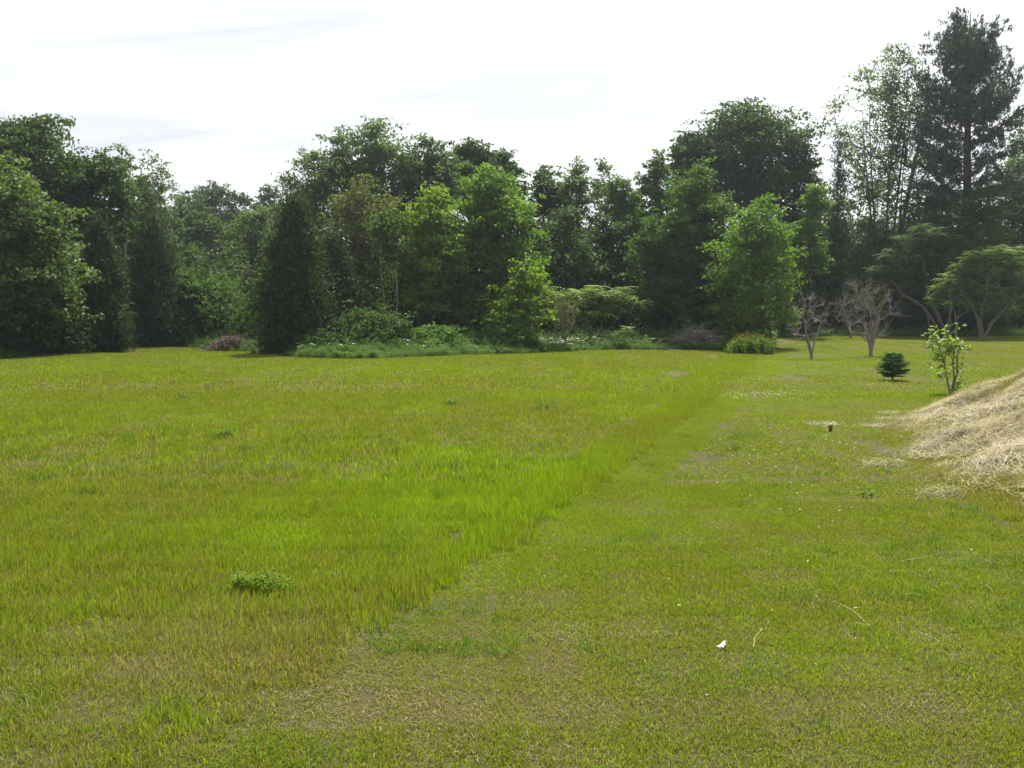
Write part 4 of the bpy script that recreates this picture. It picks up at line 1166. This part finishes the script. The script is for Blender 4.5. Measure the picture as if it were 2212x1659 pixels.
# ------------------------------------------------------------------ hay over the mound
def hay_mat():
    m, N, L = newmat('dry_hay')
    g = N.new('ShaderNodeNewGeometry'); r_ = attr(N, 'rnd')
    col = mixc(N, L, r_, (.20, .170, .075), (.52, .46, .275))
    old = mixc(N, L, r_, (.088, .078, .034), (.24, .205, .11))
    nz = ramp(N, L, noise(N, L, g.outputs['Position'], 1.9, 4, .6), .42, .62)
    leaf_shader(N, L, mixc(N, L, nz, col, old), .25, (1.15, 1.0, .7), .5, .3)
    return m
HAY = hay_mat()
def straws(n, sx, sy, seed, l0=.10, l1=.34, w=.0045, up=.05, az_s=.55):
    r = np.random.default_rng(seed)
    p = np.concatenate([r.normal(0, sx * .55, (n, 1)), r.normal(0, sy * .55, (n, 1)), r.random((n, 1)) ** 2 * up], 1)
    az = r.normal(0, az_s, n) + seed * 1.1; el = r.normal(.09, .17, n); L = r.uniform(l0, l1, n)
    d = np.stack([np.cos(az) * np.cos(el), np.sin(az) * np.cos(el), np.sin(el)], -1)
    s = np.stack([-np.sin(az), np.cos(az), np.zeros(n)], -1) * (w * r.uniform(.5, 1.3, n))[:, None]
    bend = r.normal(0, .13, (n, 1)) * s / np.linalg.norm(s, axis=1, keepdims=True) * L[:, None] + np.array([0, 0, 1.]) * (L * r.uniform(0, .14, n))[:, None]
    m = p + bend; a = p - d * (L / 2)[:, None]; b = p + d * (L / 2)[:, None]
    a[:, 2] = np.maximum(a[:, 2], -.01); b[:, 2] = np.maximum(b[:, 2], -.01)
    V = np.stack([a - s, a + s, m + s, m - s, b + s * .6, b - s * .6], 1).reshape(-1, 3)
    o = np.arange(n)[:, None] * 6
    return V, np.concatenate([o + [0, 1, 2, 3], o + [3, 2, 4, 5]], 1).reshape(-1, 4), np.repeat(r.random(n), 2)
hm = []
for i in range(6):
    V, Q, a = straws(210, .34, .28, i, .06, .26, .0019, .05, .9); hm.append(mesh_np(f'hay_{i}', V, Q, HAY, {'rnd': ('FACE', a)}))
for i in range(3):
    V, Q, a = straws(250, .34, .12, 10 + i, .08, .30, .0020, .08, .6); hm.append(mesh_np(f'hay_drift_{i}', V, Q, HAY, {'rnd': ('FACE', a)}))
hc = source_collection('hay', hm)
r = np.random.default_rng(17)
n = 9000
y = r.uniform(6.3, 20, n); x = toe(y) + r.uniform(-1.7, 6.5, n)
k = np.abs(x) < .62 * y + 1.5; x, y = x[k], y[k]; s = x - toe(y)
yd_ = HZ + (EYE - zs(x, y)) * F / y; xd_ = CX + F * x / y
dens = .10 + .75 * sstep(.1, 1.0, s) * np.clip(.75 + .6 * smooth_noise(x, y * .8, 2.0, 31), 0.25, 1)
dens += .55 * np.exp(-((xd_ - 2110) / 130) ** 2 - ((yd_ - 930) / 75) ** 2)
dens *= np.where(yd_ > 1040, .45, 1); dens *= np.where(s < .1, .35 * np.clip(.3 + 1.5 * smooth_noise(x, y, 2.6, 33), 0, 1) * sstep(-1.7, -.2, s) * 2, 1)
k = r.random(len(x)) < dens * .33; x, y, s = x[k], y[k], s[k]; n = len(x)
e = .05; gx_ = (zs(x + e, y) - zs(x - e, y)) / (2 * e); gy_ = (zs(x, y + e) - zs(x, y - e)) / (2 * e)
rot = tilt(x, y)
flow = ((smooth_noise(x, y, .9, 35) + 1) * 3).astype(int) % 6
ix = np.where((s > .3) & (r.random(n) < .22), 6 + r.integers(0, 3, n), np.where(r.random(n) < .6, flow, r.integers(0, 6, n)))
sc = r.uniform(.7, 1.2, n)
scatter('cut_hay', hc, np.stack([x, y, zs(x, y) + .012 + .03 * (s > .2) * r.random(n)], -1), rot, np.stack([sc, sc, sc * r.uniform(.6, 1.3, n)], -1), ix, {}, label='dry cut hay strewn over the mound')
# grey-brown thatch of old clippings where the near grass is thin
THATCH = leafmat('old_thatch', (.10, .08, .045), (.27, .215, .135), trans=.15, tint=(1.1, 1.0, .8), spec=.2)
tm = []
for i in range(5):
    V, Q, a = straws(300, .30, .30, 40 + i, .010, .036, .0010, .010, 2.5); tm.append(mesh_np(f'thatch_{i}', V, Q, THATCH, {'rnd': ('FACE', a)}))
tc_ = source_collection('thatch', tm)
x, y, r = field_points(2.2, 9.0, .40, 91)
k = (x < toe(y) - .2) & (r.random(len(x)) < np.clip(1.5 * (dry_at(x, y) - .18), .02, .8)); x, y = x[k], y[k]; n = len(x)
rot = np.zeros((n, 3)); rot[:, 2] = r.uniform(0, 6.28, n)
scatter('thatch', tc_, np.stack([x, y, zs(x, y) + .004], -1), rot, np.ones((n, 3)) * r.uniform(.8, 1.2, (n, 1)), r.integers(0, 5, n), {}, label='brown thatch of old clippings between the blades')
# loose straws over the lawn
r = np.random.default_rng(18)
m = 60; xd_ = r.normal(1880, 200, m); yd_ = r.uniform(930, 1420, m)
yy = EYE * F / (yd_ - HZ); xx = (xd_ - CX) / F * yy; k = (xx > bnd(yy) - .6) & (xx < toe(yy)); xx, yy = xx[k], yy[k]; m = len(xx)
V, Q, a = straws(m, 0, 0, 55, .08, .28, .0011, .02, 1.6)
V += np.repeat(np.stack([xx, yy, zs(xx, yy) + .045], -1), 6, 0)
o = obj('loose_straw', mesh_np('loose_straw', V, Q, HAY, {'rnd': ('FACE', .4 + .6 * a)})); o['kind'] = 'stuff'; o['label'] = 'single dry straws lying on the lawn'

# ------------------------------------------------------------------ small things in the grass
def weed_tuft(label, xd, yd, w, h, n, ll, leaf, seed):
    r = np.random.default_rng(seed); Y = EYE * F / (yd - HZ); gx = at(xd, yd, Y)[0]; gz = float(zs(gx, Y))
    W, H = w / F * Y, h / F * Y
    root = empty('weed_tuft', (gx, Y, gz), label, 'weed', 'leafy weeds in the meadow')
    ns = max(10, n // 30); az = r.uniform(0, 6.28, ns); q = r.random(ns) ** .6
    B = np.stack([W * .5 * q * np.cos(az), W * .35 * q * np.sin(az), H * (1.05 - .45 * q) * r.uniform(.7, 1.1, ns)], -1)
    V, Q = tubes(B * np.array([.2, .2, 0]), B, np.full(ns, ll * .05), np.full(ns, ll * .03), 3)
    obj('stems', mesh_np('stems', V, Q, LM[leaf], {'rnd': ('FACE', np.full(len(Q), .5))}), root)
    k = r.integers(0, ns, n); t = .3 + .75 * r.random(n) ** .7
    C = B[k] * np.stack([.2 + .8 * t, .2 + .8 * t, t], -1) + r.normal(0, ll * .8, (n, 3)); C[:, 2] = np.maximum(C[:, 2], .005)
    V, Q = leaves(C, r.normal(0, .45, (n, 3)) + np.array([0, 0, 1]), ll, ll * .5, r)
    obj('leaves', mesh_np('leaves', V, Q, LM[leaf], {'rnd': ('FACE', r.random(n))}), root)
weed_tuft('fresh green feathery weed in the meadow nearest the camera', 575, 1294, 112, 48, 620, .024, 'weedl', 1)
weed_tuft('smaller green weed left beside the fresh feathery weed', 520, 1285, 50, 40, 260, .024, 'weedl', 2)
weed_tuft('dark weed rosette in mid meadow, the leftmost of the far weeds', 484, 950, 44, 12, 160, .05, 'weed', 3)
weed_tuft('dark low weed in the meadow straight below the light green tree', 1176, 886, 46, 10, 160, .06, 'weed', 4)
weed_tuft('dark low weed in the meadow below the bright yellow-green tree', 972, 878, 30, 12, 120, .06, 'weed', 5)
weed_tuft('faint green weed far out in the meadow toward the brush heap', 402, 862, 30, 9, 110, .06, 'weed', 6)
weed_tuft('dark broad-leaved weed at the foot of the mound slope', 1868, 1078, 46, 14, 70, .05, 'weedl', 7)

# stake stub
def stake():
    Y = EYE * F / (933 - HZ); gx = at(1794, 933, Y)[0]; gz = float(zs(gx, Y))
    m = plainmat('weathered_wood', (.10, .065, .042), .9)
    w, h = .021, .112
    P = np.array([[-w, -w, -.05], [w, -w, -.05], [w, w, -.05], [-w, w, -.05], [-w * .95, -w, h * .82], [w * .9, -w * .9, h], [w, w, h * .96], [-w * .9, w * .95, h * .88], [-.2 * w, -w * 1.02, h * .93], [.1 * w, w, h * 1.02]])
    faces = [(0, 1, 5, 8, 4), (1, 2, 6, 5), (2, 3, 7, 9, 6), (3, 0, 4, 7), (4, 8, 9, 7), (8, 5, 6, 9), (3, 2, 1, 0)]
    me = bpy.data.meshes.new('wooden_stake'); me.from_pydata([tuple(p) for p in P], [], faces); me.materials.append(m); me.update()
    o = obj('wooden_stake', me, loc=(gx, Y, gz)); o.rotation_euler = (.03, -.05, .5)
    o['label'] = 'short dark wooden stake stub sticking out of the lawn near the mound'; o['category'] = 'stake'
stake()
def scrap():
    r = np.random.default_rng(3); Y = EYE * F / (1424 - HZ); gx = at(1557, 1424, Y)[0]; gz = float(zs(gx, Y))
    V, Q = grid(np.linspace(-.024, .024, 7), np.linspace(-.02, .02, 6), lambda x, y: .022 + 0 * x)
    V += r.normal(0, .004, V.shape); V[:, 2] += .012 * np.sin(V[:, 0] * 90) + .008 * np.cos(V[:, 1] * 110)
    o = obj('paper_scrap', mesh_np('paper_scrap', V, Q, plainmat('white_paper', (.55, .52, .51))), loc=(gx, Y, gz))
    md = o.modifiers.new('thick', 'SOLIDIFY'); md.thickness = .0015
    o['label'] = 'crumpled white paper scrap in the mown grass'; o['category'] = 'litter'
scrap()

# ------------------------------------------------------------------ the air
def haze(dens=.00034):
    xs0, xs1, y0, y1, z0, z1 = -120, 120, -25, 135, -1.0, 26.5
    V = [(x, y, z) for z in (z0, z1) for y in (y0, y1) for x in (xs0, xs1)]
    Q = [(0, 2, 3, 1), (4, 5, 7, 6), (0, 1, 5, 4), (2, 6, 7, 3), (0, 4, 6, 2), (1, 3, 7, 5)]
    m, N, L = newmat('air')
    v = N.new('ShaderNodeVolumePrincipled'); v.inputs['Color'].default_value = (.80, .90, 1, 1); v.inputs['Density'].default_value = dens; v.inputs['Anisotropy'].default_value = .55
    o = N.new('ShaderNodeOutputMaterial'); L.new(v.outputs[0], o.inputs['Volume'])
    me = bpy.data.meshes.new('haze'); me.from_pydata(V, [], Q); me.materials.append(m); me.update()
    h = obj('haze', me); h['kind'] = 'stuff'; h['label'] = 'thin sunlit summer haze in the air'
haze()
